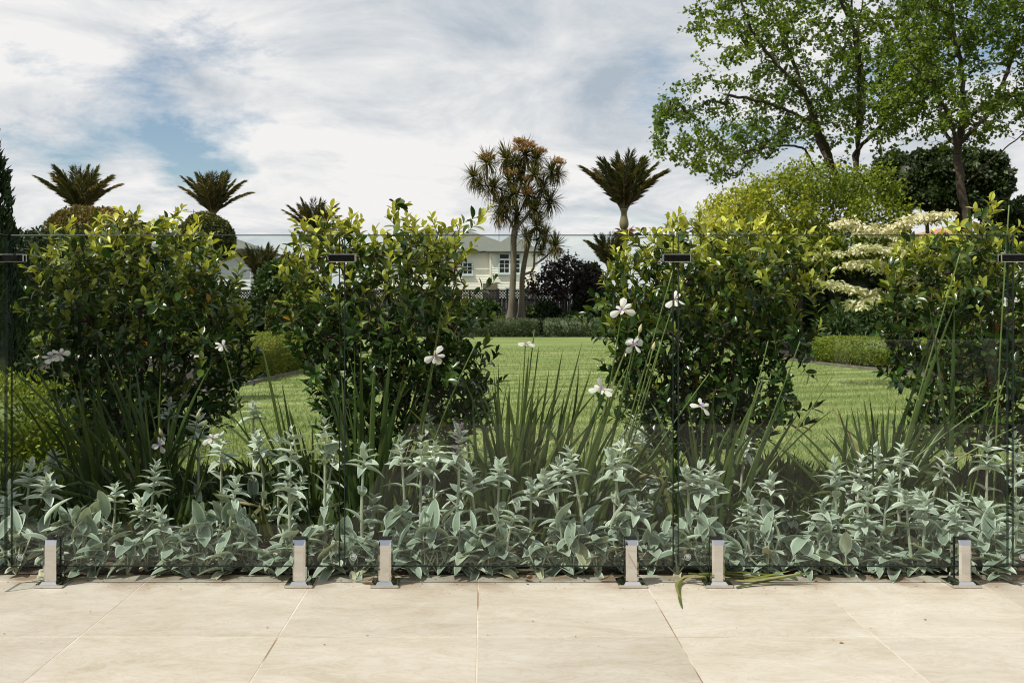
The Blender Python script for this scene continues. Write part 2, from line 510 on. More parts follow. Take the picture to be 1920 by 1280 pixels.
def paving_material():
    m, N, L = newmat('limestone_tile')
    out = N.new('ShaderNodeOutputMaterial')
    tc = N.new('ShaderNodeTexCoord')
    at = N.new('ShaderNodeAttribute')
    at.attribute_name = 'rnd'
    add = N.new('ShaderNodeVectorMath')
    add.operation = 'MULTIPLY_ADD'
    cb = N.new('ShaderNodeCombineXYZ')
    for i in range(3):
        L.new(at.outputs['Fac'], cb.inputs[i])
    L.new(cb.outputs[0], add.inputs[0])
    add.inputs[1].default_value = (37, 53, 11)
    L.new(tc.outputs['Object'], add.inputs[2])
    mp = N.new('ShaderNodeMapping')
    mp.inputs['Scale'].default_value = (1, 2.2, 1)
    L.new(add.outputs[0], mp.inputs[0])

    def nz(scale, detail, dist, rough=.6):
        n = N.new('ShaderNodeTexNoise')
        n.inputs['Scale'].default_value = scale
        n.inputs['Detail'].default_value = detail
        n.inputs['Distortion'].default_value = dist
        n.inputs['Roughness'].default_value = rough
        L.new(mp.outputs[0], n.inputs['Vector'])
        return n
    a = nz(2.6, 9, .8, .66)
    r = ramp_node(N, [(.25, (.362, .324, .260)), (.42, (.43, .396, .330)), (.6, (.472, .441, .378)), (.8, (.52, .495, .435))])
    L.new(a.outputs['Fac'], r.inputs[0])
    v = nz(5, 7, 2.2, .7)
    vr = ramp_node(N, [(.46, (1, 1, 1)), (.5, (.88, .83, .76)), (.54, (1, 1, 1))])
    L.new(v.outputs['Fac'], vr.inputs[0])
    mx = N.new('ShaderNodeMixRGB')
    mx.blend_type = 'MULTIPLY'
    mx.inputs[0].default_value = .8
    L.new(r.outputs[0], mx.inputs[1])
    L.new(vr.outputs[0], mx.inputs[2])
    # garden dirt washed over the edge of the tiles next to the bed
    sp = N.new('ShaderNodeSeparateXYZ')
    L.new(tc.outputs['Object'], sp.inputs[0])
    mr = N.new('ShaderNodeMapRange')
    mr.inputs['From Min'].default_value = 3.38
    mr.inputs['From Max'].default_value = 3.6
    L.new(sp.outputs[1], mr.inputs['Value'])
    n2 = N.new('ShaderNodeTexNoise')
    n2.inputs['Scale'].default_value = 7
    n2.inputs['Detail'].default_value = 8
    L.new(tc.outputs['Object'], n2.inputs['Vector'])
    dr = ramp_node(N, [(.42, (0, 0, 0)), (.62, (1, 1, 1))])
    L.new(n2.outputs['Fac'], dr.inputs[0])
    ml = N.new('ShaderNodeMath')
    ml.operation = 'MULTIPLY'
    L.new(mr.outputs[0], ml.inputs[0])
    L.new(dr.outputs[0], ml.inputs[1])
    ml2 = N.new('ShaderNodeMath')
    ml2.operation = 'MULTIPLY'
    L.new(ml.outputs[0], ml2.inputs[0])
    ml2.inputs[1].default_value = .8
    m2 = N.new('ShaderNodeMixRGB')
    L.new(ml2.outputs[0], m2.inputs[0])
    L.new(mx.outputs[0], m2.inputs[1])
    m2.inputs[2].default_value = (.2, .13, .075, 1)
    n4 = N.new('ShaderNodeTexNoise')
    n4.inputs['Scale'].default_value = 1.7
    n4.inputs['Detail'].default_value = 9
    n4.inputs['Roughness'].default_value = .7
    L.new(tc.outputs['Object'], n4.inputs['Vector'])
    r4 = ramp_node(N, [(.34, (.91, .885, .85)), (.5, (1, 1, 1)), (.68, (1.03, 1.03, 1.03))])
    L.new(n4.outputs['Fac'], r4.inputs[0])
    m4 = N.new('ShaderNodeMixRGB')
    m4.blend_type = 'MULTIPLY'
    m4.inputs[0].default_value = 1
    L.new(m2.outputs[0], m4.inputs[1])
    L.new(r4.outputs[0], m4.inputs[2])
    m2 = m4
    # slight tone step from tile to tile
    hs = N.new('ShaderNodeHueSaturation')
    m3 = N.new('ShaderNodeMapRange')
    m3.inputs['To Min'].default_value = .87
    m3.inputs['To Max'].default_value = 1.05
    L.new(at.outputs['Fac'], m3.inputs['Value'])
    L.new(m3.outputs[0], hs.inputs['Value'])
    L.new(m2.outputs[0], hs.inputs['Color'])
    b = N.new('ShaderNodeBsdfPrincipled')
    L.new(hs.outputs[0], b.inputs['Base Color'])
    b.inputs['Roughness'].default_value = .62
    b.inputs['Specular IOR Level'].default_value = .3
    n3 = N.new('ShaderNodeTexNoise')
    n3.inputs['Scale'].default_value = 60
    n3.inputs['Detail'].default_value = 6
    L.new(mp.outputs[0], n3.inputs['Vector'])
    bp = N.new('ShaderNodeBump')
    bp.inputs['Strength'].default_value = .12
    bp.inputs['Distance'].default_value = .004
    L.new(n3.outputs['Fac'], bp.inputs['Height'])
    L.new(bp.outputs[0], b.inputs['Normal'])
    L.new(b.outputs[0], out.inputs[0])
    return m


M['paving'] = paving_material()
M['grout'] = solid('grout', [(.38, (.22, .15, .09)), (.47, (.46, .40, .32)), (.7, (.62, .57, .49))], 2.5, .9)


def lawn_material():
    m, N, L = newmat('mown_lawn')
    out = N.new('ShaderNodeOutputMaterial')
    tc = N.new('ShaderNodeTexCoord')

    def nz(scale, detail, st):
        mp = N.new('ShaderNodeMapping')
        mp.inputs['Scale'].default_value = st
        mp.inputs['Rotation'].default_value = (0, 0, .12)
        L.new(tc.outputs['Object'], mp.inputs[0])
        n = N.new('ShaderNodeTexNoise')
        n.inputs['Scale'].default_value = scale
        n.inputs['Detail'].default_value = detail
        n.inputs['Roughness'].default_value = .65
        L.new(mp.outputs[0], n.inputs['Vector'])
        return n.outputs['Fac']
    r1 = ramp_node(N, [(.3, (.14, .195, .055)), (.5, (.225, .28, .095)), (.7, (.37, .395, .18))])
    L.new(nz(1.3, 8, (.35, 1.3, 1)), r1.inputs[0])
    r2 = ramp_node(N, [(.3, (.62, .62, .6)), (.7, (1.3, 1.28, 1.2))])
    L.new(nz(38, 5, (1, .5, 1)), r2.inputs[0])
    mx = N.new('ShaderNodeMixRGB')
    mx.blend_type = 'MULTIPLY'
    mx.inputs[0].default_value = 1
    L.new(r1.outputs[0], mx.inputs[1])
    L.new(r2.outputs[0], mx.inputs[2])
    # mower stripes
    wv = N.new('ShaderNodeTexWave')
    wv.inputs['Scale'].default_value = .55
    wv.inputs['Distortion'].default_value = .4
    mp = N.new('ShaderNodeMapping')
    mp.inputs['Rotation'].default_value = (0, 0, 1.2)
    L.new(tc.outputs['Object'], mp.inputs[0])
    L.new(mp.outputs[0], wv.inputs['Vector'])
    r3 = ramp_node(N, [(.2, (.74, .81, .76)), (.8, (1.18, 1.13, 1.06))])
    L.new(wv.outputs['Fac'], r3.inputs[0])
    m2 = N.new('ShaderNodeMixRGB')
    m2.blend_type = 'MULTIPLY'
    m2.inputs[0].default_value = 1
    L.new(mx.outputs[0], m2.inputs[1])
    L.new(r3.outputs[0], m2.inputs[2])
    b = N.new('ShaderNodeBsdfPrincipled')
    L.new(m2.outputs[0], b.inputs['Base Color'])
    b.inputs['Roughness'].default_value = .8
    b.inputs['Specular IOR Level'].default_value = .2
    bp = N.new('ShaderNodeBump')
    bp.inputs['Strength'].default_value = .8
    bp.inputs['Distance'].default_value = .03
    L.new(nz(60, 4, (1, 1, 1)), bp.inputs['Height'])
    L.new(bp.outputs[0], b.inputs['Normal'])
    L.new(b.outputs[0], out.inputs[0])
    return m


M['lawn'] = lawn_material()
M['grass'] = leafmat('lawn_grass_blade', [(0, (.14, .195, .055)), (.6, (.225, .275, .092)), (1, (.36, .38, .17))], rough=.6, trans=.3)


def glass_materials():
    m, N, L = newmat('fence_glass')
    out = N.new('ShaderNodeOutputMaterial')
    t = N.new('ShaderNodeBsdfTransparent')
    t.inputs[0].default_value = (.935, .965, .95, 1)
    g = N.new('ShaderNodeBsdfGlossy')
    g.inputs['Roughness'].default_value = 0.0
    g.inputs[0].default_value = (1, 1, 1, 1)
    f = N.new('ShaderNodeFresnel')
    ge = N.new('ShaderNodeNewGeometry')
    io = N.new('ShaderNodeMapRange')          # the ray is not bent in the pane, so both faces use the outside angle
    io.inputs['To Min'].default_value = 1.29
    io.inputs['To Max'].default_value = 1 / 1.29
    L.new(ge.outputs['Backfacing'], io.inputs['Value'])
    L.new(io.outputs[0], f.inputs[0])
    ms = N.new('ShaderNodeMixShader')
    L.new(f.outputs[0], ms.inputs[0])
    L.new(t.outputs[0], ms.inputs[1])
    L.new(g.outputs[0], ms.inputs[2])
    L.new(ms.outputs[0], out.inputs[0])
    e, N, L = newmat('glass_edge')
    out = N.new('ShaderNodeOutputMaterial')
    t = N.new('ShaderNodeBsdfTransparent')
    t.inputs[0].default_value = (.30, .37, .34, 1)
    b = N.new('ShaderNodeBsdfPrincipled')
    b.inputs['Base Color'].default_value = (.03, .045, .04, 1)
    b.inputs['Roughness'].default_value = .35
    b.inputs['Specular IOR Level'].default_value = .12
    ms = N.new('ShaderNodeMixShader')
    ms.inputs[0].default_value = .5
    L.new(t.outputs[0], ms.inputs[1])
    L.new(b.outputs[0], ms.inputs[2])
    L.new(ms.outputs[0], out.inputs[0])
    return m, e


M['glass'], M['glass_edge'] = glass_materials()


# ------------------------------------------------------------------ plant growing helpers
def resample(pts, step):
    pts = np.asarray(pts, float)
    if len(pts) > 2:                                 # Catmull-Rom
        ext = np.vstack([2 * pts[0] - pts[1], pts, 2 * pts[-1] - pts[-2]])
        out = []
        for i in range(len(pts) - 1):
            p0, p1, p2, p3 = ext[i:i + 4]
            n = max(2, int(np.linalg.norm(p2 - p1) / step) + 1)
            t = np.linspace(0, 1, n, endpoint=False)[:, None]
            out.append(.5 * (2 * p1 + (p2 - p0) * t + (2 * p0 - 5 * p1 + 4 * p2 - p3) * t ** 2 + (3 * p1 - p0 - 3 * p2 + p3) * t ** 3))
        out.append(pts[-1:])
        return np.vstack(out)
    n = max(2, int(np.linalg.norm(pts[1] - pts[0]) / step) + 1)
    t = np.linspace(0, 1, n)[:, None]
    return pts[0] * (1 - t) + pts[1] * t


class Tree:
    def __init__(self, rng):
        self.pos, self.par, self.chains, self.rng = [], [], [], rng
        self.main = []

    def limb(self, pts, step, wob=0.0):
        pts = resample(pts, step)
        if wob:
            pts[1:-1] += self.rng.normal(scale=wob, size=(len(pts) - 2, 3))
        if self.pos:
            d = np.linalg.norm(np.array(self.pos) - pts[0], axis=1)
            p = int(np.argmin(d))
            ch = [p]
        else:
            p = -1
            ch = []
        for q in pts[(0 if p < 0 else 1):]:
            self.pos.append(q)
            self.par.append(p)
            p = len(self.pos) - 1
            ch.append(p)
        self.main.append(ch)
        return ch

    def grow(self, attr, step, up=.12, wob=.02, tip_up=0.0, hbias=.6, keep_low=None):
        attr = np.asarray(attr)
        base = np.array(self.pos)
        dd = np.array([np.min(np.linalg.norm(base - a, axis=1)) for a in attr])
        for k in np.argsort(dd):
            a = attr[k]
            pos = np.array(self.pos)
            v = a - pos
            dist = np.linalg.norm(v, axis=1)
            cost = dist + hbias * np.maximum(0, -v[:, 2])      # prefer to come from below
            if keep_low is not None:
                cost = cost + 100 * (pos[:, 2] < keep_low)
            j = int(np.argmin(cost))
            p = pos[j]
            L = max(dist[j], 1e-3)
            n = max(2, int(L / step) + 1)
            c = (p + a) / 2 + np.array([0, 0, -up * L]) + self.rng.normal(scale=.08 * L, size=3)
            t = np.linspace(0, 1, n + 1)[1:, None]
            path = (1 - t) ** 2 * p + 2 * t * (1 - t) * c + t ** 2 * a
            path[:-1] += self.rng.normal(scale=wob, size=(n - 1, 3)) if n > 1 else 0
            if tip_up > 0:
                m = max(2, int(tip_up / step))
                dirn = nrm(path[-1] - path[max(-3, -len(path))] + np.array([0, 0, 1e-3]))
                ext = [path[-1]]
                for _ in range(m):
                    dirn = nrm(dirn + np.array([0, 0, .35]) + self.rng.normal(scale=.06, size=3))
                    ext.append(ext[-1] + dirn * step)
                path = np.vstack([path, ext[1:]])
            ch, prev = [j], j
            for q in path:
                self.pos.append(q)
                self.par.append(prev)
                prev = len(self.pos) - 1
                ch.append(prev)
            self.chains.append(ch)

    def radii(self, r0, power=2.4, rmax=None):
        n = len(self.pos)
        acc = np.zeros(n)
        for i in range(n - 1, -1, -1):
            acc[i] = max(acc[i], r0 ** power)
            if self.par[i] >= 0:
                acc[self.par[i]] += acc[i] * (1.0 if not hasattr(self, 'inchain') else 1)
        return acc

    def radii2(self, r0, power=2.4):
        """pipe model: only tips add area"""
        n = len(self.pos)
        child = np.zeros(n, int)
        for p in self.par:
            if p >= 0:
                child[p] += 1
        acc = np.where(child == 0, r0 ** power, 0.0)
        for i in range(n - 1, -1, -1):
            if self.par[i] >= 0:
                acc[self.par[i]] += acc[i]
        return acc ** (1 / power)

    def wood(self, mb, r0, power=2.4, flare=1.0, minpx=0.0, taper=.5):
        r = self.radii2(r0, power)
        pos = np.array(self.pos)
        for ch in self.main + self.chains:
            if len(ch) < 2:
                continue
            pts = pos[ch]
            rr = r[ch].copy()
            rr[0] = min(rr[0], rr[1] * 1.15)
            if ch in self.chains:
                rr[-1] *= taper
            if rr.max() < minpx:
                continue
            mb.tube(pts, rr, 8 if rr.max() > .05 else (6 if rr.max() > .015 else 4), rnd=.5)


def in_poly(pts, poly):
    x, y = pts[:, 0], pts[:, 1]
    inside = np.zeros(len(pts), bool)
    n = len(poly)
    for i in range(n):
        x0, y0 = poly[i]
        x1, y1 = poly[(i + 1) % n]
        c = ((y0 > y) != (y1 > y)) & (x < (x1 - x0) * (y - y0) / (y1 - y0 + 1e-9) + x0)
        inside ^= c
    return inside


def poly_points(poly, n, Yc, depth, rng, mind=0.0):
    """n points inside an outline given in photo pixels, spread through a rounded depth around Yc"""
    poly = np.array(poly, float)
    lo, hi = poly.min(0), poly.max(0)
    out = []
    cx = (lo[0] + hi[0]) / 2
    hw = (hi[0] - lo[0]) / 2
    cy, hh = (lo[1] + hi[1]) / 2, (hi[1] - lo[1]) / 2
    tries = 0
    while len(out) < n and tries < 200:
        tries += 1
        c = lo + rng.random((n * 2, 2)) * (hi - lo)
        c = c[in_poly(c, poly)]
        for q in c:
            s = math.sqrt(max(.1, 1 - ((q[0] - cx) / hw) ** 2 * .8 - ((q[1] - cy) / hh) ** 2 * .3))
            Y = Yc + depth * s * rng.uniform(-1, 1)
            p0 = P(q[0], q[1], Yc)
            p = np.array([p0[0], Y, p0[2]])
            if mind and out and np.min(np.linalg.norm(np.array(out[-400:]) - p, axis=1)) < mind:
                continue
            out.append(p)
            if len(out) >= n:
                break
    return np.array(out)


def lumps(d, seed, amp=.12, freqs=(3, 6, 11)):
    r = np.random.default_rng(seed)
    s = np.zeros(len(d))
    for f in freqs:
        for _ in range(3):
            k = r.normal(size=3)
            k = k / np.linalg.norm(k) * f
            s += np.sin(d @ k + r.uniform(0, 6.28)) * amp / 3 * (3 / f) ** .6
    return s


def leafy_blob(mb, centre, radii, n, size, T, rng, seed, amp=.14, inner=.25, flat=.35, lowcut=-.75, core=True, mat=0, clump=0.0):
    centre, radii = np.array(centre, float), np.array(radii, float)
    d = rdir(n, rng)
    d = d[d[:, 2] > lowcut]
    f = 1 + lumps(d, seed, amp) - np.abs(rng.normal(scale=inner * .4, size=len(d)))
    pos = centre + d * radii * f[:, None]
    if clump:
        pos += rng.normal(scale=clump, size=pos.shape)
    out = nrm(d / radii)
    dirn = nrm(out * .7 + rng.normal(scale=.7, size=d.shape) + np.array([0, 0, .15]))
    R = frames(dirn, nrm(out * flat + rdir(len(d), rng) + np.array([0, 0, .5])))
    mb.scatter(T, pos, R, size * rng.uniform(.7, 1.35, len(d)), rnd=np.clip(rng.normal(.5, .25, len(d)) + lumps(d, seed + 5, .25, (4, 9)), 0, 1), mat=mat)
    if core:
        a, b = 24, 14
        u = np.linspace(0, 2 * np.pi, a, endpoint=False)
        v = np.linspace(-.5 * np.pi, .5 * np.pi, b)
        U, Vv = np.meshgrid(u, v)
        dd = np.stack([np.cos(Vv) * np.cos(U), np.cos(Vv) * np.sin(U), np.sin(Vv)], -1).reshape(-1, 3)
        pts = centre + dd * radii * (.86 + lumps(dd, seed, amp))[:, None]
        i = np.arange(b - 1)[:, None] * a
        j = np.arange(a)[None]
        q = np.stack([i + j, i + (j + 1) % a, i + a + (j + 1) % a, i + a + j], -1).reshape(-1, 4)
        mb.add(pts, q, None, .25, 0, mat)


def leafy_strip(mb, line, width, z0, z1, per_m2, size, T, rng, jit=.02, mat=0):
    """clipped hedge along a ground polyline: leaves over the top and both faces, the same leaf colour on the core"""
    line = np.array(line, float)
    for i in range(len(line) - 1):
        a, b = line[i], line[i + 1]
        L = np.linalg.norm(b - a)
        t = (b - a) / L
        nn = np.array([-t[1], t[0]])
        h = z1 - z0
        for face in ('top', 'l', 'r', 'e0', 'e1'):
            area = {'top': L * width, 'l': L * h, 'r': L * h, 'e0': width * h, 'e1': width * h}[face]
            n = int(area * per_m2)
            if n == 0:
                continue
            u, v = rng.random(n), rng.random(n)
            if face == 'top':
                pos = np.stack([a[0] + t[0] * L * u + nn[0] * width * (v - .5), a[1] + t[1] * L * u + nn[1] * width * (v - .5), np.full(n, z1)], 1)
                out = np.array([0, 0, 1.0])
            elif face in 'lr':
                s = .5 if face == 'l' else -.5
                pos = np.stack([a[0] + t[0] * L * u + nn[0] * width * s, a[1] + t[1] * L * u + nn[1] * width * s, z0 + h * v], 1)
                out = np.array([nn[0] * s * 2, nn[1] * s * 2, 0])
            else:
                o = a if face == 'e0' else b
                pos = np.stack([o[0] + nn[0] * width * (u - .5), o[1] + nn[1] * width * (u - .5), z0 + h * v], 1)
                out = np.array([*(t * (-1 if face == 'e0' else 1)), 0])
            low = np.sin(pos[:, 0] * 7 + pos[:, 1] * 5) * np.sin(pos[:, 2] * 9 + pos[:, 0] * 3)
            pos += out * (rng.normal(scale=jit, size=n) + low * jit * .6)[:, None]
            dirn = nrm(out * .6 + rng.normal(scale=.6, size=(n, 3)) + np.array([0, 0, .25]))
            R = frames(dirn, nrm(rdir(n, rng) + out * .5))
            mb.scatter(T, pos, R, size * rng.uniform(.7, 1.3, n), rnd=np.clip(rng.normal(.5, .22, n) + low * .12, 0, 1), mat=mat)
        c = width / 2 - jit * 1.5
        V = []
        for z in (z0, z1 - jit * 1.5):
            for o, s in ((a, 1), (b, 1), (b, -1), (a, -1)):
                V.append([o[0] + nn[0] * c * s, o[1] + nn[1] * c * s, z])
        mb.add(V, [[0, 1, 2, 3], [4, 7, 6, 5], [0, 4, 5, 1], [1, 5, 6, 2], [2, 6, 7, 3], [3, 7, 4, 0]], None, .3, 0, mat)


# ------------------------------------------------------------------ ground, paving, lawn
def sheet(name, poly, z, mat, sub=False):
    me = bpy.data.meshes.new(name)
    me.from_pydata([(x, y, z) for x, y in poly], [], [list(range(len(poly)))])
    me.materials.append(mat)
    o = bpy.data.objects.new(name, me)
    COL.objects.link(o)
    return struct(o)


sheet('ground', [(-900, -300), (900, -300), (900, 1500), (-900, 1500)], -.06, M['ground'])
sheet('garden_soil', [(-14, 3.6), (14, 3.6), (14, 5.6), (-14, 5.6)], -.012, M['soil'])
sheet('mulch', [(-14, 5.6), (14, 5.6), (14, 37), (-14, 37)], -.016, M['mulch'])
LAWN = [(-5.0, 5.45), (-3.4, 9.8), (-2.92, 12.6), (-2.62, 15.2), (-2.9, 20), (-4.4, 26), (-5.2, 30.3), (5.4, 30.3), (5.5, 24), (5.35, 19), (5.55, 16.9), (6.1, 14.3), (7.2, 10.5), (9.0, 5.45)]
sheet('lawn', LAWN, .0, M['lawn'])
sheet('path', [(-13, 18.6), (-5.4, 18.6), (-5.0, 19.9), (-13, 19.9)], -.004, M['path'])


def build_paving():
    mb = MB()
    g, gy = .0017, .0024
    xs = [-.021 + .6 * k for k in range(-13, 14)]
    ys = [3.567 - .596 * k for k in range(0, 9)]
    rng = np.random.default_rng(3)
    rows = [(ys[i + 1], ys[i]) for i in range(len(ys) - 1)] + [(3.567, 3.655)]
    for r, (y0, y1) in enumerate(rows):
        for i in range(len(xs) - 1):
            x0, x1 = xs[i], xs[i + 1]
            if x1 < -.5 and y1 < 2.4:
                continue
            yl = max(y0, 2.57) if x1 < -.5 else y0
            mb.box((x0 + g, yl + gy, -.03), (x1 - g, y1 - gy, .0), rnd=rng.random(), bev=.0012)
    o = mb.build('paving', M['paving'], smooth=False)
    struct(o)
    mb = MB()
    mb.add([[-8.5, 2.57, -.0009], [8.5, 2.57, -.0009], [8.5, 3.655, -.0009], [-8.5, 3.655, -.0009]], [[0, 1, 2, 3]])
    mb.add([[-.621, -1.2, -.0009], [8.5, -1.2, -.0009], [8.5, 2.57, -.0009], [-.621, 2.57, -.0009]], [[0, 1, 2, 3]])
    struct(mb.build('paving_grout', M['grout'], smooth=False))
    # behind the camera: dark pool and deck, added so the glass reflects dark ground
    sheet('pool_water', [(-8, -6), (-.63, -6), (-.63, 2.56), (-8, 2.56)], -.05, M['pool_water'])
    sheet('pool_deck', [(-.62, -14), (10, -14), (10, -1.21), (-.62, -1.21)], -.02, M['deck'])


build_paving()


def build_grass():
    rng = np.random.default_rng(11)
    mb = MB()
    n = 130000
    Y = 5.45 + (rng.random(n) ** 1.9) * 18
    X = rng.uniform(-.55, .58, n) * Y
    keep = in_poly(np.stack([X, Y], 1), np.array(LAWN))
    X, Y = X[keep], Y[keep]
    n = len(X)
    T = (np.array([[-.1, 0, 0], [.1, 0, 0], [0, 1, .0]]), np.zeros((0, 4), int), np.array([[0, 1, 2]]))
    d = nrm(np.stack([rng.normal(scale=.45, size=n), rng.normal(scale=.45, size=n), np.ones(n)], 1))
    R = frames(d, rdir(n, rng))
    patch = .5 + .3 * np.sin(X * 1.7 + Y * .9) * np.sin(Y * 2.3 - X * .6)
    mb.scatter(T, np.stack([X, Y, np.zeros(n)], 1), R, rng.uniform(.025, .05, n), rnd=np.clip(patch + rng.normal(scale=.22, size=n), 0, 1))
    o = mb.build('grass', M['grass'])
    tag(o, 'short mown grass blades on the sunlit lawn', 'grass', kind='stuff')


build_grass()

def build_cover():
    rng = np.random.default_rng(12)
    mb = MB()
    n = 9000
    X, Y = rng.uniform(-2.7, 3.1, n), rng.uniform(4.05, 5.5, n)
    f = np.sin(X * 5.1 + Y * 3) * np.sin(Y * 6.3 - X * 2.2)
    ln = rng.uniform(.07, .2, n) * (1 + .35 * f)
    d = nrm(np.stack([rng.normal(scale=.45, size=n), rng.normal(scale=.45, size=n), np.ones(n)], 1))
    mb.scatter(LEAF_NARROW, np.stack([X, Y, np.full(n, -.015)], 1), frames(d, rdir(n, rng)), np.stack([ln * .45, ln, ln], 1), rnd=np.clip(rng.normal(.5, .25, n) + .2 * f, 0, .93))
    o = mb.build('ground_cover', M['iris'])
    tag(o, 'low leafy green growth covering the bed between irises and shrubs', 'ground cover', kind='stuff')


build_cover()

# timber edging along the curved sides of the lawn
for nm, pts in (('left', LAWN[0:4]), ('right', LAWN[9:14])):
    mb = MB()
    pts = resample(np.array([(x, y, .012) for x, y in pts]), .5)
    for i in range(len(pts) - 1):
        a, b = pts[i], pts[i + 1]
        t = nrm(b - a)
        n = np.array([-t[1], t[0], 0]) * .025
        V = [a - n, a + n, b + n, b - n]
        V = [v + np.array([0, 0, -.03]) for v in V] + [v + np.array([0, 0, .03]) for v in V]
        mb.add(V, [[4, 7, 6, 5], [0, 1, 5, 4], [1, 2, 6, 5], [2, 3, 7, 6], [3, 0, 4, 7]])
    struct(mb.build('kerb', M['lawn_edge'], smooth=False))

# ------------------------------------------------------------------ glass fence
GY = 3.53
Z0, Z1 = .063, 1.250


def gx(px, Y=GY):
    return (px - VX) * Y / F


def glass_panel(x0, x1, y0, y1, label, mark=True, seed=0):
    """upright pane: two big faces of glass, four polished edges of greener glass"""
    t = .006
    if abs(x1 - x0) >= abs(y1 - y0):
        lo, hi = (x0, y0 - t, Z0), (x1, y0 + t, Z1)
        faces = [(2, 0), (3, 0)]
    else:
        lo, hi = (x0 - t, y0, Z0), (x0 + t, y1, Z1)
        faces = []
    o = thing('glass_fence', ((lo[0] + hi[0]) / 2, (lo[1] + hi[1]) / 2, Z0), label, 'glass fence', 'frameless glass pool fence panels')
    off = np.array(o.location)
    lo, hi = np.array(lo) - off, np.array(hi) - off
    mb = MB()
    c = np.array([[x, y, z] for z in (0, 1) for y in (0, 1) for x in (0, 1)], float)
    V = lo + c * (hi - lo)
    Q = [[0, 2, 3, 1], [4, 5, 7, 6], [0, 1, 5, 4], [2, 6, 7, 3], [0, 4, 6, 2], [1, 3, 7, 5]]
    big = (2, 3) if abs(x1 - x0) >= abs(y1 - y0) else (4, 5)
    # the big faces stop 3.5 mm short of the ends; the polished arris fills the rest
    ins = .0035
    axis = 0 if big == (2, 3) else 1
    I = V.copy()
    ctr = (lo + hi) / 2
    for a_ in (axis, 2):
        I[:, a_] -= np.sign(V[:, a_] - ctr[a_]) * ins
    mb.add(I, [Q[i] for i in big], None, .5, 0, 0)
    mb.build('pane', M['glass'], o, smooth=False)
    mb = MB()
    B = V.copy()
    B[:, 1 - axis] -= np.sign(V[:, 1 - axis] - ctr[1 - axis]) * .002
    mb.add(B, [Q[i] for i in range(6) if i not in big])
    for i in big:
        f = Q[i]
        mb.add(np.concatenate([B[f], I[f]]), [[k, (k + 1) % 4, 4 + (k + 1) % 4, 4 + k] for k in range(4)])
    mb.build('polished_edge', M['glass_edge'], o, smooth=False)
    if mark:
        mb = MB()
        cx, cz, y = lo[0] + .034, lo[2] + .036, lo[1] - .0006
        for r0, r1 in ((.0105, .0118),):
            a = np.linspace(0, 2 * np.pi, 33)[:-1]
            V = np.concatenate([np.stack([cx + r * np.cos(a), np.full(32, y), cz + r * np.sin(a)], 1) for r in (r0, r1)])
            j = np.arange(32)
            mb.add(V, np.stack([j, (j + 1) % 32, 32 + (j + 1) % 32, 32 + j], 1))
        for (u0, u1, v0, v1) in ((-.0075, .0075, .0015, .0032), (-.006, -.0045, -.0045, .0008), (-.002, -.0005, -.0045, .0008), (.002, .0035, -.0045, .0008), (.0052, .0066, -.0045, .0008), (-.005, .005, -.007, -.0056), (-.0055, .0055, .0052, .0066)):
            mb.add([[cx + u0, y, cz + v0], [cx + u1, y, cz + v0], [cx + u1, y, cz + v1], [cx + u0, y, cz + v1]], [[0, 1, 2, 3]])
        mb.build('etched_mark', M['etch'], o, smooth=False)
    return o


J = [gx(19), gx(641.5), gx(1267), gx(1894)]
g2 = .0075
glass_panel(J[0] + .004, J[1] - g2, GY, GY, 'clear glass panel in front of the leftmost dark shrub, leftmost full panel')
glass_panel(J[1] + g2, J[2] - g2, GY, GY, 'clear glass panel the cream house shows through, middle of the three full panels')
glass_panel(J[2] + g2, J[3] - g2, GY, GY, 'clear glass panel with the box hedge behind it, rightmost full panel')
glass_panel(J[3] + g2, J[3] + g2 + 1.2, GY, GY, 'glass panel cut off by the right edge of the photo')
glass_panel(J[0] - .009, J[0] - .009, GY - .12, GY - .009, 'glass return panel at the left edge of the photo, turned towards the camera', mark=False)


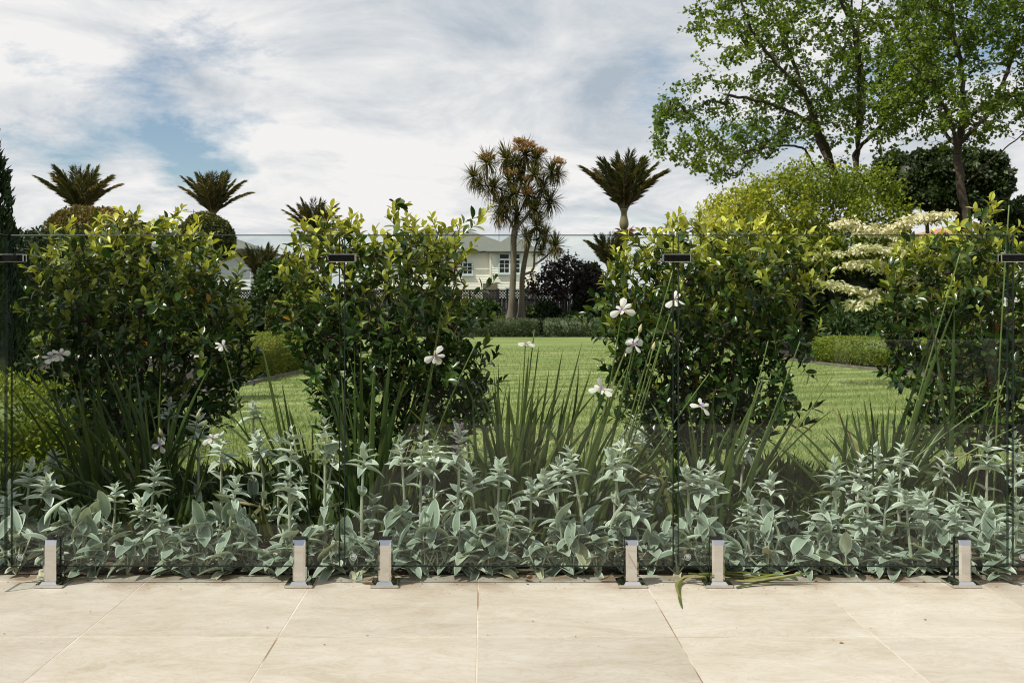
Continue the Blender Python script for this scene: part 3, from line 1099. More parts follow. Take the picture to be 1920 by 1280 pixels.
def make_spigot(px, label):
    x = gx(px, 3.485)
    o = thing('glass_spigot', (x, GY, 0), label, 'spigot', 'polished steel spigots holding the glass panels')
    mb = MB()
    mb.box((-.05, -.056, .0), (.05, .046, .0115), bev=.002)
    mb.build('base_plate', M['steel'], o, smooth=False)
    mb = MB()                                              # sloped collar at the foot of the post
    r = [(-.031, .031, -.052, .042, .0115), (-.024, .024, -.046, .036, .021)]
    V = []
    for x0, x1, y0, y1, z in r:
        V += [[x0, y0, z], [x1, y0, z], [x1, y1, z], [x0, y1, z]]
    mb.add(V, [[0, 1, 5, 4], [1, 2, 6, 5], [2, 3, 7, 6], [3, 0, 4, 7], [4, 5, 6, 7]])
    mb.build('collar', M['steel'], o, smooth=False)
    for nm, y0, y1, sgn in (('front_jaw', -.0435, -.009, -1), ('rear_jaw', .009, .0335, 1)):
        mb = MB()
        w, zt, zb = .0225, .165, .02
        yo, yi = (y0, y1) if sgn < 0 else (y1, y0)         # outer and inner face
        c = .007
        b = .016
        # outer face is narrowed by chamfers; the top slopes back to the glass
        pr = [[-w, yi], [-w, yo - sgn * c], [-w + c, yo], [w - c, yo], [w, yo - sgn * c], [w, yi]]
        V = [[p[0], p[1], zb] for p in pr] + [[p[0], p[1], zt - b if abs(p[1] - yi) > .004 else zt] for p in pr]
        pt = [[-w, yi], [-w + .001, yo - sgn * (c + .006)], [-w + c * .6, yo - sgn * .012], [w - c * .6, yo - sgn * .012], [w - .001, yo - sgn * (c + .006)], [w, yi]]
        V += [[p[0], p[1], zt] for p in pt]
        Q = []
        for lvl in (0, 6):
            for k in range(6):
                Q.append([lvl + k, lvl + (k + 1) % 6, lvl + 6 + (k + 1) % 6, lvl + 6 + k])
        T = [[12, 12 + k, 12 + k + 1] for k in range(1, 5)]
        mb.add(V, Q, T)
        mb.build(nm, M['steel'], o, smooth=False)
    mb = MB()
    mb.box((-.0215, -.0085, .021), (.0215, -.0062, .17))
    mb.box((-.0215, .0062, .021), (.0215, .0085, .17))
    mb.box((-.0215, -.0062, .04), (.0215, .0062, .0625))
    mb.build('rubber_gasket', M['rubber'], o, smooth=False)
    return o


for px, lb in ((91.5, 'polished steel spigot at the left foot of the leftmost full glass panel'),
               (560, 'polished steel spigot at the right foot of the leftmost full glass panel'),
               (721, 'polished steel spigot at the left foot of the middle glass panel'),
               (1186, 'polished steel spigot at the right foot of the middle glass panel'),
               (1348, 'polished steel spigot with green iris strands lying around its base plate'),
               (1812, 'polished steel spigot at the right foot of the rightmost full glass panel')):
    make_spigot(px, lb)


def make_clip(x, label, corner=False):
    o = thing('glass_clip', (x, GY, 1.166), label, 'glass clip', 'small steel clips joining neighbouring glass panels')
    for nm, y0, y1 in (('front_plate', -.017, -.0075), ('back_plate', .0075, .015)):
        mb = MB()
        mb.box((-.047, y0, -.014), (.049, y1, .014), bev=.0018)
        mb.build(nm, M['steel_satin'], o, smooth=False)
    mb = MB()
    mb.box((-.005, -.0074, -.0125), (.005, .0074, .0125))
    mb.build('spacer', M['rubber'], o, smooth=False)
    if corner:
        mb = MB()
        mb.box((-.056, -.062, -.014), (-.0475, -.0175, .014), bev=.0015)
        mb.build('side_plate', M['steel'], o, smooth=False)
    return o


make_clip(gx(641.5), 'small steel clip joining glass panels in front of the shrub left of the cream house')
make_clip(gx(1268), 'small steel clip joining glass panels above the white iris flowers')
make_clip(gx(1898), 'small steel clip joining glass panels at the right edge of the photo')
make_clip(gx(22), 'small steel corner clip on the glass at the left edge of the photo', True)

# ------------------------------------------------------------------ four glossy shrubs behind the glass
def leaves_on(mb_old, mb_young, mb_orange, tree, rng, leaf, span, spacing, topz, young_len=.09):
    pos = np.array(tree.pos)
    for ch in tree.chains:
        pts = pos[ch]
        seg = np.linalg.norm(np.diff(pts, axis=0), axis=1)
        s = np.concatenate([[0], np.cumsum(seg)])
        L = s[-1]
        st = max(0, L - span * rng.uniform(.7, 1.2))
        at = np.arange(st, L, spacing * rng.uniform(.85, 1.15))
        at = at[at > .01]
        if len(at) < 2:
            continue
        p = np.stack([np.interp(at, s, pts[:, k]) for k in range(3)], 1)
        ax = nrm(np.stack([np.interp(at + .02, s, pts[:, k]) - np.interp(at - .02, s, pts[:, k]) for k in range(3)], 1))
        n = len(at)
        ph = rng.uniform(0, 6.28) + np.arange(n) * 2.4 + rng.normal(scale=.25, size=n)
        ref = np.array([.3, .2, .93])
        x = nrm(np.cross(ax, ref))
        y = np.cross(ax, x)
        rad = x * np.cos(ph)[:, None] + y * np.sin(ph)[:, None]
        tipf = np.clip((at - (L - young_len)) / young_len, 0, 1)
        ang = np.radians(rng.normal(58, 12, n) - 30 * tipf)
        d = ax * np.cos(ang)[:, None] + rad * np.sin(ang)[:, None] + np.array([0, 0, .12])
        hint = nrm(ax * .8 + np.array([0, 0, .8]) + rng.normal(scale=.25, size=(n, 3)))
        R = frames(d, hint)
        size = leaf * rng.uniform(.75, 1.2, n) * (1 - .35 * tipf ** 2)
        # fresh growth: strongest on shoots that reach the light at the top of the plant
        hz = np.clip((pts[-1][2] - (topz - .62)) / .5, 0, 1)
        yv = tipf ** .6 * (.25 + .8 * hz) * (rng.random() < (.25 + .75 * hz)) * rng.uniform(.55, 1.0) + np.clip(rng.normal(.05, .06, n), 0, 1) * (.3 + hz)
        yv = np.clip(yv, 0, 1)
        isy = yv > .3
        isor = (rng.random(n) < .002)
        for mask, mb in ((~isy & ~isor, mb_old), (isy & ~isor, mb_young), (isor, mb_orange)):
            if mask.any():
                mb.scatter(LEAF_BUSH, p[mask], R[mask], np.stack([size[mask] * rng.uniform(.85, 1.25, mask.sum()), size[mask], size[mask]], 1), rnd=np.clip(rng.normal(.45, .27, mask.sum()), 0, 1), young=yv[mask])


BUSHES = [
    dict(poly=[(70, 540), (88, 450), (150, 425), (215, 412), (290, 415), (320, 398), (350, 415), (405, 440), (428, 480), (434, 530), (455, 575), (485, 640), (470, 710), (440, 770), (380, 830), (190, 835), (120, 760), (80, 680), (62, 600)],
         cx=280, Y=4.9, leaders=[(322, 384), (232, 402), (275, 408), (190, 420), (108, 442), (372, 428), (428, 462), (75, 560), (60, 640), (474, 590)],
         label='broad dark glossy shrub behind the leftmost full glass panel', n=380),
    dict(poly=[(530, 560), (548, 480), (560, 430), (590, 405), (640, 402), (682, 425), (692, 460), (722, 455), (745, 400), (775, 400), (800, 428), (850, 425), (872, 450), (868, 480), (855, 520), (865, 590), (890, 610), (912, 660), (905, 720), (915, 770), (880, 840), (640, 840), (600, 760), (565, 680), (525, 610)],
         cx=745, Y=4.85, leaders=[(754, 363), (745, 385), (905, 377), (895, 400), (625, 385), (572, 402), (590, 415), (645, 400), (845, 408), (672, 410), (800, 425), (918, 510), (925, 575), (925, 650), (925, 690), (520, 555), (515, 590), (925, 765)],
         label='glossy shrub with a tall leading shoot, left of the cream house', n=390),
    dict(poly=[(1120, 560), (1140, 480), (1200, 425), (1260, 410), (1340, 410), (1400, 405), (1470, 430), (1515, 450), (1530, 510), (1510, 570), (1505, 640), (1470, 700), (1485, 770), (1440, 850), (1190, 850), (1150, 780), (1130, 680)],
         cx=1310, Y=4.8, leaders=[(1225, 412), (1258, 396), (1345, 392), (1422, 384), (1480, 425), (1530, 440), (1545, 470), (1112, 560), (1098, 585), (1125, 605), (1545, 560), (1480, 520), (1500, 735), (1495, 770), (1385, 400), (1300, 408), (1135, 490)],
         label='glossy shrub with white irises in front, right of the cream house', n=410),
    dict(poly=[(1665, 590), (1672, 510), (1700, 450), (1770, 430), (1830, 395), (1880, 420), (1960, 430), (2040, 500), (2040, 850), (1720, 850), (1690, 740), (1680, 660)],
         cx=1840, Y=4.9, leaders=[(1835, 362), (1832, 380), (1880, 415), (1912, 400), (1775, 425), (1700, 445), (1655, 560), (1648, 600), (1690, 500), (1740, 440), (1960, 410), (1668, 690)],
         label='glossy shrub at the right edge of the photo beside the cream layered tree', n=370),
]


def build_bush(i, B):
    rng = np.random.default_rng(100 + i)
    Y = B['Y']
    cx = (B['cx'] - VX) * Y / F
    o = thing('shrub', (cx, Y, 0), B['label'], 'shrub', 'glossy green shrubs in a row behind the glass fence')
    off = np.array([cx, Y, 0])
    tr = Tree(rng)
    poly = np.array(B['poly'], float)
    zt = CZ - (poly[:, 1].min() - HY) * Y / F
    tr.limb(np.array([[cx, Y, -.03], [cx + rng.normal(scale=.02), Y, .12]]), .05)
    for k in range(8):
        a = k * 2 * math.pi / 8 + rng.uniform(-.3, .3)
        rr = rng.uniform(.12, .36)
        e = np.array([cx + rr * math.cos(a), Y + rr * .7 * math.sin(a), rng.uniform(.75, 1.05)])
        tr.limb(np.array([[cx, Y, .12], [cx + rr * .45 * math.cos(a), Y + rr * .35 * math.sin(a), .4], e]), .06, .008)
    inner = poly_points(poly, int(B['n'] * .5), Y, .30, rng, .06)
    tr.grow(inner, .035, up=.05, wob=.004, tip_up=.05)
    ctr = poly.mean(0)
    body = ctr + (poly - ctr) * np.array([.93, .95])
    low = body[:, 1] < ctr[1] - 60
    body[low, 1] += 22                                         # the body stays lower than the shoots that spike out of it
    attr = poly_points(body, B['n'], Y, .40, rng, .05)
    tr.grow(attr, .03, up=.04, wob=.003, tip_up=.10)
    top = [(x, y) for x, y in B['poly'] if y < B['poly'][0][1]]
    for k in range(16):
        j = rng.integers(0, len(top) - 1) if len(top) > 1 else 0
        t = rng.random()
        (xa, ya), (xb, yb) = top[j], top[min(j + 1, len(top) - 1)]
        B['leaders'].append((xa + (xb - xa) * t + rng.normal(scale=5), ya + (yb - ya) * t + rng.normal(loc=4, scale=14)))
    lead = np.array([P(x, y + 26, Y) + np.array([0, rng.uniform(-.18, .12), 0]) for x, y in B['leaders']])
    n0 = len(tr.chains)
    tr.grow(lead, .03, up=.0, wob=.003, tip_up=.06)
    for arr in (tr.pos,):
        for k in range(len(arr)):
            arr[k] = np.asarray(arr[k]) - off
    old, young, orange, wood = MB(), MB(), MB(), MB()
    leaves_on(old, young, orange, tr, rng, .060, .32, .015, zt)
    tr.wood(wood, .0016, 2.3)
    wood.build('branches', M['bark_red'], o)
    old.build('foliage', M['bush'], o)
    y = young.build('young_leaves', M['bush'], o)
    y['label'] = 'fresh yellow green leaves at the shoot tips'
    if orange.n:
        q = orange.build('old_leaves', M['bush_old'], o)
        q['label'] = 'a few orange fading leaves'


for i, B in enumerate(BUSHES):
    build_bush(i, B)

# ------------------------------------------------------------------ lamb's ears along the glass
EAR_LEAF, EAR_EDGE = leaf_template(9, .42, .20, .40, 3, wprof=lambda y: math.sin(math.pi * y ** .92) ** .62 if y > .12 else .12 + y * 2.6)
EAR_LEAF_S, EAR_EDGE_S = leaf_template(6, .44, .25, .34, 2)
_e = lambda E: np.clip((E - .72) / .28, 0, 1) * .75


def ear_leaves(mb, base, axis, phi, ang, size, rng, small=False, roll=.12):
    T, E = (EAR_LEAF_S, EAR_EDGE_S) if small else (EAR_LEAF, EAR_EDGE)
    n = len(base)
    ref = np.array([.2, .1, .97])
    x = nrm(np.cross(axis, np.array([0, 1.0, .05]) + 0 * axis))
    y = np.cross(axis, x)
    rad = x * np.cos(phi)[:, None] + y * np.sin(phi)[:, None]
    d = nrm(axis * np.cos(ang)[:, None] + rad * np.sin(ang)[:, None])
    hint = nrm(axis + rng.normal(scale=roll, size=(n, 3)))
    R = frames(d, hint)
    sz = np.stack([size * rng.uniform(.75, 1.2, n), size, size * rng.uniform(.5, 1.7, n)], 1)
    old = (base[:, 2] < .06) & (rng.random(n) < .10)          # the lowest leaves wither first
    mb.scatter(T, base, R, sz, rnd=np.where(old, rng.uniform(.9, 1, n), np.clip(rng.normal(.5, .25, n), 0, .9)), edge=_e(E))


def lambs_ear(px, py, Y, label, rng, lean=0.0, flower=0.0, rosette=False, big=1.0):
    top = P(px, py, Y)
    H = top[2]
    bx = top[0] - lean
    o = thing('lambs_ear', (bx, Y, 0), label, "lamb's ear", "silver lamb's ears planted along the glass fence")
    stem, lv, fl = MB(), MB(), MB()
    up = np.array([0, 0, 1.0])
    # basal rosette
    nb = rng.integers(5, 9) if not rosette else rng.integers(13, 19)
    phi = rng.uniform(0, 6.28) + np.arange(nb) * 2.4
    hgt = rng.uniform(.005, .11 if Y > 3.68 else .06, nb) if not rosette else rng.uniform(.005, rng.uniform(.05, .19) if Y > 3.645 else .05, nb)
    if not rosette and Y < 3.95:                             # the mat of leaves the stem rises from
        extra = int(rng.integers(5, 9))
        phi = np.concatenate([phi, rng.uniform(0, 6.28, extra)])
        hgt = np.concatenate([hgt, rng.uniform(.004, .03, extra)])
        nb += extra
    rr = np.concatenate([rng.uniform(.01, .05, nb)])
    if len(rr) > 9:
        rr[9:] = rng.uniform(.03, .085, len(rr) - 9)
    base = np.stack([rr * np.cos(phi), rr * np.sin(phi) * (.6 if Y < 3.7 else 1), hgt], 1)
    ear_leaves(lv, base, np.tile(up, (nb, 1)), phi, np.radians(np.clip(72 - hgt * 330 + rng.normal(scale=20, size=nb), 8, 98)), rng.uniform(.07, .13, nb) * big, rng)
    for k in range(0, nb, 2):                                 # the short stalks that carry the leaves of the tuft
        stem.tube(np.array([[0, 0, 0], base[k] * .6, base[k]]), .003, 5, rnd=.4)
    if not rosette:
        s = np.linspace(0, 1, 14)
        wob = rng.normal(scale=.012, size=2)
        pts = np.stack([lean * s ** 1.3 + wob[0] * np.sin(s * 3.1), wob[1] * np.sin(s * 3), H * s], 1)
        r0 = .0062 + .002 * min(1, H)
        stem.tube(pts, np.linspace(r0, r0 * .6, 14), 7, rnd=rng.random())
        z = .05 + rng.uniform(0, .04)
        ph = rng.uniform(0, 6.28)
        gap = rng.uniform(.095, .13)
        B_, A_, PH, AN, SZ = [], [], [], [], []
        while z < H - .05:
            f = z / H
            p = np.array([np.interp(f, s, pts[:, k]) for k in range(3)])
            ax = nrm(np.array([np.interp(f + .03, s, pts[:, k]) - np.interp(f - .03, s, pts[:, k]) for k in range(3)]))
            for k in (0, math.pi):
                B_.append(p)
                A_.append(ax)
                PH.append(ph + k + rng.normal(scale=.15))
                AN.append(math.radians(rng.normal(42 + 14 * (f < .3) + 14 * f, 12)))
                SZ.append((.108 - .045 * f) * rng.uniform(.8, 1.15) * big)
            ph += math.pi / 2 + rng.normal(scale=.2)
            gap *= .96
            z += max(gap, .022)
        if B_:
            ear_leaves(lv, np.array(B_), np.array(A_), np.array(PH), np.array(AN), np.array(SZ), rng)
        # woolly head: tight whorls getting smaller upwards
        nh = rng.integers(4, 6) + (1 if flower > .25 else 0)
        hl = .055 + .09 * min(flower, .6) + rng.uniform(0, .02)
        tipax = nrm(pts[-1] - pts[-3])
        B_, A_, PH, AN, SZ = [], [], [], [], []
        for w in range(nh):
            f = w / (nh - 1)
            for k in range(4 if w < nh - 1 else 3):
                B_.append(pts[-1] + tipax * (f - .55) * hl)
                A_.append(tipax)
                PH.append(ph + k * math.pi / 2 + w * .8)
                AN.append(math.radians(rng.normal(76 - 58 * f ** 1.2, 10)))
                SZ.append((.076 - .038 * f) * rng.uniform(.8, 1.2) * big)
        ear_leaves(fl, np.array(B_), np.array(A_), np.array(PH), np.array(AN), np.array(SZ), rng, small=True, roll=.25)
        if flower > .8:                                       # purple-tinged flower tufts between the whorls
            n = 60
            q = pts[-1] + tipax * (rng.uniform(-.75, .75, n) * hl)[:, None] + rdir(n, rng) * np.array([.013, .013, .006])
            d = nrm(rdir(n, rng) + up * .4)
            fl.scatter(LEAF_FAR, q, frames(d, rdir(n, rng)), .018, mat=1)
    stem.build('stem', M['ear_stem'], o)
    lv.build('leaves', M['ear'], o)
    if fl.n:
        fl.build('flower_spike', [M['ear_flower'], M['ear_tuft']], o)
    return o


EARS = [  # top px, py, distance Y, lean (m), flower
    (16, 937, 3.80, 0, .2), (57, 892, 3.92, .0, .3), (98, 864, 4.5, .02, 0), (87, 917, 3.85, .01, 0), (290, 896, 3.80, -.02, .4), (264, 953, 3.80, -.05, 0), (317, 770, 4.6, 0, 0), (372, 799, 4.45, .0, .5),
    (414, 843, 4.15, .0, .3), (475, 774, 4.6, .0, 0), (483, 835, 4.15, 0, .3), (522, 839, 4.2, 0, 0), (546, 835, 4.0, .01, .5), (609, 819, 3.98, .0, .5), (441, 920, 3.72, .01, 0), (540, 904, 3.72, .0, 0), (628, 850, 4.2, .02, .2),
    (683, 860, 3.72, .0, .1), (752, 850, 3.80, -.01, .3), (789, 851, 3.9, .0, .5), (815, 851, 4.0, .01, 0), (860, 835, 3.78, .03, 1.0), (880, 900, 3.85, .0, .4), (937, 886, 3.8, .0, 0), (803, 799, 4.6, 0, 0), (912, 762, 4.9, 0, 0),
    (994, 920, 3.8, .02, 0), (1026, 908, 3.68, -.06, 0), (1047, 884, 4.0, 0, .3), (1071, 868, 3.7, -.04, .3), (1148, 872, 3.75, -.01, .4), (1162, 858, 4.0, .02, .2), (1185, 811, 4.3, .03, .6), (1205, 830, 4.4, 0, .3), (1189, 957, 3.72, .01, 0), (1232, 900, 4.3, .02, 0),
    (1289, 900, 3.75, .0, 0), (1313, 900, 3.72, -.03, .3), (1335, 902, 3.9, .0, .3), (1398, 839, 4.35, .02, 0), (1406, 953, 3.72, .0, .2), (1447, 912, 4.0, .02, 0), (1565, 890, 3.8, -.03, .3), (1545, 961, 3.75, 0, 0), (1614, 884, 4.0, 0, .4),
    (1601, 900, 4.15, 0, 0), (1646, 866, 4.05, 0, .3), (1626, 933, 3.7, .01, 0), (1691, 860, 3.95, 0, 0), (1670, 912, 3.85, .02, 0), (1772, 874, 4.0, .07, .3), (1731, 941, 3.8, .0, 0), (1800, 945, 3.78, 0, 0), (1841, 957, 3.72, 0, 0),
    (1851, 851, 3.85, 0, .5), (1902, 847, 3.95, 0, .6), (1908, 965, 3.585, .07, .3), (1940, 880, 3.8, 0, .2),
]
LOW = [(30, 3.68), (120, 3.72), (178, 3.66), (215, 3.9), (245, 4.1), (330, 3.68), (352, 3.66), (395, 3.8), (470, 3.7), (505, 3.68), (590, 3.7), (625, 3.66), (668, 3.625), (770, 3.66), (822, 3.66), (872, 3.68), (915, 3.66),
       (965, 3.66), (985, 3.9), (1075, 3.645), (1120, 3.66), (1165, 3.7), (1225, 3.7), (1245, 3.85), (1270, 3.66), (1375, 3.66), (1440, 3.66), (1480, 3.72), (1510, 3.66), (1590, 3.66), (1650, 3.66), (1700, 3.68), (1756, 3.7), (1790, 3.66),
       (1870, 3.68), (1850, 3.63), (140, 4.1), (60, 4.1), (430, 4.1), (560, 4.15), (700, 4.1), (850, 4.15), (1000, 4.2), (1120, 4.1), (1380, 4.1), (1480, 4.1), (1530, 4.0), (1580, 4.2), (1720, 4.1), (1640, 4.2), (1820, 4.1),
       (92, 3.67), (150, 3.68), (190, 3.74), (238, 3.67), (275, 3.7), (302, 3.67), (375, 3.67), (420, 3.66), (450, 3.74), (540, 3.68), (572, 3.66), (648, 3.7), (700, 3.67), (745, 3.7), (798, 3.67), (845, 3.7), (893, 3.67), (940, 3.68), (1010, 3.67), (1045, 3.7), (1320, 3.67), (1405, 3.68), (1545, 3.68), (1620, 3.67), (1675, 3.66), (1735, 3.67)]
ORD = ['first', 'second', 'third', 'fourth', 'fifth', 'sixth', 'seventh', 'eighth', 'ninth', 'tenth', 'eleventh', 'twelfth', 'thirteenth', 'fourteenth', 'fifteenth', 'sixteenth', 'seventeenth', 'eighteenth', 'nineteenth', 'twentieth', 'twenty-first', 'twenty-second', 'twenty-third', 'twenty-fourth', 'twenty-fifth', 'twenty-sixth', 'twenty-seventh', 'twenty-eighth', 'twenty-ninth', 'thirtieth', 'thirty-first', 'thirty-second', 'thirty-third', 'thirty-fourth', 'thirty-fifth']


def panel_of(px):
    for lim, nm in ((19, 'the left end panel'), (641, 'the leftmost full panel'), (1268, 'the middle panel'), (1893, 'the rightmost full panel')):
        if px < lim:
            return nm
    return 'the cut-off right panel'


def build_ears():
    rng = np.random.default_rng(55)
    count = {}
    for k, (px, py, Y, lean, fl) in enumerate(sorted(EARS)):
        pn = panel_of(px)
        count[pn] = count.get(pn, 0) + 1
        if (px, py) == (860, 835):
            lb = "tallest flowering lamb's ear with a purplish spike, behind the middle glass panel"
        elif (px, py) == (1908, 965):
            lb = "pale lamb's ear leaning out past the glass at the right edge"
        else:
            lb = "upright lamb's ear stem, %s from the left behind %s" % (ORD[count[pn] - 1], pn)
        lambs_ear(px, py, Y, lb, rng, lean=lean, flower=fl, big=1.0)
    count = {}
    for px, Y in sorted(LOW):
        row = 'front' if Y < 3.76 else 'rear'
        key = (row, panel_of(px))
        count[key] = count.get(key, 0) + 1
        lb = "low lamb's ear plant, %s from left in the %s row behind %s" % (ORD[count[key] - 1], row, key[1])
        if Y > 3.645 and rng.random() < .22:
            h = rng.uniform(.16, .32)
            lambs_ear(px, HY + (CZ - h) * F / Y, Y, lb, rng, lean=rng.normal(scale=.03), flower=rng.choice([0, 0, .2]), big=.92)
        else:
            lambs_ear(px, 1000, max(Y - .02, 3.65) if Y < 3.69 else Y, lb, rng, rosette=True, big=1.0 if row == 'front' else .9)


build_ears()

# ------------------------------------------------------------------ irises
PETAL, _pe = leaf_template(7, .66, -.12, .30, 3, wprof=lambda y: (.22 + .78 * max(0, (y - .15)) / .5) if y < .62 else math.sqrt(max(.02, 1 - ((y - .62) / .40) ** 2)))
BLADE_ROWS = 9


def blade(mb, base, tip, bend, width, rng, rnd, mat=0):
    """sword leaf: from base, arching to tip; bend moves the middle"""
    s = np.linspace(0, 1, BLADE_ROWS)[:, None]
    mid = (base + tip) / 2 + bend
    pts = (1 - s) ** 2 * base + 2 * s * (1 - s) * mid + s ** 2 * tip
    d = nrm(np.gradient(pts, axis=0))
    face = nrm(np.array([rng.normal(scale=.5), -1, .2]))
    x = nrm(np.cross(d, face))
    w = width * np.array([.7, .9, 1, 1, .95, .85, .68, .42, .04])[:, None] / 2
    n = np.cross(x, d)
    V = np.stack([pts - x * w, pts + n * w * .35, pts + x * w], 1).reshape(-1, 3)
    Q = []
    for r in range(BLADE_ROWS - 1):
        for c in (0, 1):
            a = r * 3 + c
            Q.append([a, a + 1, a + 4, a + 3])
    mb.add(V, Q, None, rnd, 0, mat)


def flower_parts(par, at, face, rng, size):
    fl = MB()
    ctr = at
    f = nrm(np.array(face, float))
    a0 = rng.uniform(0, 6.28)
    ref = nrm(np.cross(f, np.array([.1, .2, 1.0])))
    r2 = np.cross(f, ref)
    for ring, (m, sc, ang) in enumerate(((3, 1.0, 80), (3, .80, 56))):
        ph = a0 + ring * math.pi / 3 + np.arange(m) * 2 * math.pi / 3 + rng.normal(scale=.17, size=m)
        rad = ref * np.cos(ph)[:, None] + r2 * np.sin(ph)[:, None]
        an = np.radians(ang + rng.normal(scale=15, size=m))
        d = f * np.cos(an)[:, None] + rad * np.sin(an)[:, None]
        R = frames(d, np.tile(f, (m, 1)) + rng.normal(scale=.3, size=(m, 3)))
        yel = (np.clip(1 - np.abs(PETAL[0][:, 1] - .28) / .2, 0, 1) * np.clip(1 - np.abs(PETAL[0][:, 0]) / .14, 0, 1)).astype(np.float32) if ring == 0 else np.zeros(len(PETAL[0]), np.float32)
        fl.scatter(PETAL, np.tile(ctr, (m, 1)), R, size * .9 * sc * np.stack([rng.uniform(.85, 1.05, m) * (1 if ring == 0 else .78), rng.uniform(.88, 1.1, m), rng.uniform(.3, 2.2, m)], 1), rnd=rng.random(m), edge=yel, mat=0)
    ph = a0 + np.arange(3) * 2 * math.pi / 3
    rad = ref * np.cos(ph)[:, None] + r2 * np.sin(ph)[:, None]
    d = f * .75 + rad * .66
    fl.scatter(LEAF_MID, np.tile(ctr, (3, 1)), frames(d, np.tile(f, (3, 1))), size * .36, rnd=rng.random(3), mat=1)
    return fl.build('flower', [M['white_petal'], M['purple_petal']], par)


def iris(name_label, base_px, Y, blades, flowers, buds, rng, n_extra=0, spread=40, hrange=(120, 260), lean=0.0, stems=()):
    b0 = P(base_px, HY + F / Y, Y)
    b0[2] = 0
    o = thing('iris_plant', b0, name_label, 'iris', 'strappy white flowering irises behind the glass')
    mb = MB()
    for (x0, x1, y1, cv) in blades:
        base = P(x0, HY, Y + rng.uniform(-.08, .08))
        base[2] = 0
        tip = P(x1, y1, Y + rng.uniform(-.22, .1))
        blade(mb, base - b0, tip - b0, np.array([cv * Y / F, 0, .06]), rng.uniform(.013, .023), rng, float(np.clip(rng.normal(.5, .25), 0, .93)))
    for k in range(n_extra):
        x0 = base_px + rng.normal(scale=spread * .45)
        dx = (x0 - base_px) * 1.3 + rng.normal(scale=spread) + lean
        y1 = 900 - rng.uniform(*hrange)
        base = P(x0, HY, Y + rng.uniform(-.12, .12))
        base[2] = 0
        tip = P(x0 + dx, y1, Y + rng.uniform(-.25, .2))
        droop = rng.random() < .25
        if droop:
            tip[2] -= rng.uniform(.05, .22)
            tip[0] += np.sign(dx) * rng.uniform(.02, .12)
        blade(mb, base - b0, tip - b0, np.array([-dx * .25 * Y / F, 0, .05 + (.16 if droop else 0)]), rng.uniform(.011, .022), rng, float(np.clip(rng.normal(.5, .26), 0, 1)))
    mb.build('leaves', M['iris'], o)

    def stem_to(tip, bx, bend):
        base = P(bx, HY, Y)
        base[2] = 0
        base = base - b0
        tip = tip - b0
        s = np.linspace(0, 1, 12)[:, None]
        mid = (base + tip) / 2 + np.array([bend, 0, .06])
        pts = (1 - s) ** 2 * base + 2 * s * (1 - s) * mid + s ** 2 * tip
        m = MB()
        m.tube(pts, np.linspace(.0040, .0026, 12), 6, rnd=rng.random())
        st = m.build('flower_stem', M['iris_stem'], o)
        return st, pts
    for (fx, fy, bx, bend, face, sz) in flowers:
        st, pts = stem_to(P(fx, fy, Y - .12), bx, bend)
        flower_parts(st, pts[-1], face, rng, sz)
    for (fx, fy, bx, bend) in buds:
        st, pts = stem_to(P(fx, fy, Y - .12), bx, bend)
        m = MB()
        ax = nrm(pts[-1] - pts[-2])
        q = pts[-1] + ax * np.linspace(-.004, .034, 7)[:, None]
        m.tube(q, np.array([.003, .0065, .0082, .0078, .006, .0035, .0008]), 8, rnd=rng.random())
        m.build('bud', M['bud'], st)
    for (fx, fy, bx, bend) in stems:
        st, pts = stem_to(P(fx, fy, Y - .1), bx, bend)
    return o


rg = np.random.default_rng(77)
iris('dark strappy iris clump with two white flowers behind the leftmost full panel', 285, 4.35,
     [(300, 180, 640, 20), (310, 185, 690, 30), (280, 110, 720, 20), (260, 20, 690, 20), (300, 372, 730, -10), (290, 330, 760, 0), (280, 170, 890, -40), (300, 420, 880, 10), (250, 60, 830, 0), (310, 210, 660, 10)],
     [(300, 834, 330, .02, (-.1, -.9, .5), .042), (398, 822, 345, .04, (.2, -.6, .8), .045)], [(371, 782, 330, .0), (303, 815, 330, .02)], rg, n_extra=46, spread=75, hrange=(-40, 230))
iris('thin iris clump in front of the leftmost dark shrub, flower at its far left', 190, 4.5,
     [(190, 182, 632, 0), (200, 175, 700, -10), (180, 30, 640, 40), (150, 15, 720, 30), (210, 240, 730, 0)],
     [(96, 670, 150, -.02, (.1, -.7, .7), .05), (112, 664, 160, -.02, (.5, -.6, .5), .046)], [], rg, n_extra=26, spread=60, hrange=(20, 210))
iris('upright iris blades to the left of the lawn gap', 560, 4.3,
     [(570, 528, 715, 0), (580, 540, 760, 10), (590, 585, 790, 0), (560, 490, 640, 0), (600, 480, 770, -20), (590, 560, 800, 10), (565, 492, 655, -4)],
     [(417, 648, 520, -.03, (.4, -.4, .8), .04)], [], rg, n_extra=14, spread=45, hrange=(20, 180))
iris('slim iris clump with one white flower facing front, before the tall shrub', 690, 4.3,
     [(665, 665, 650, 0), (680, 676, 640, 0), (690, 700, 690, 0), (700, 735, 640, 0), (720, 722, 700, 0), (710, 640, 740, 0), (660, 640, 700, 0), (740, 830, 560, 20), (700, 780, 790, 0)],
     [(816, 667, 775, -.02, (.0, -.95, .3), .052)], [], rg, n_extra=34, spread=45, hrange=(40, 260), stems=[(895, 640, 760, -.03)])
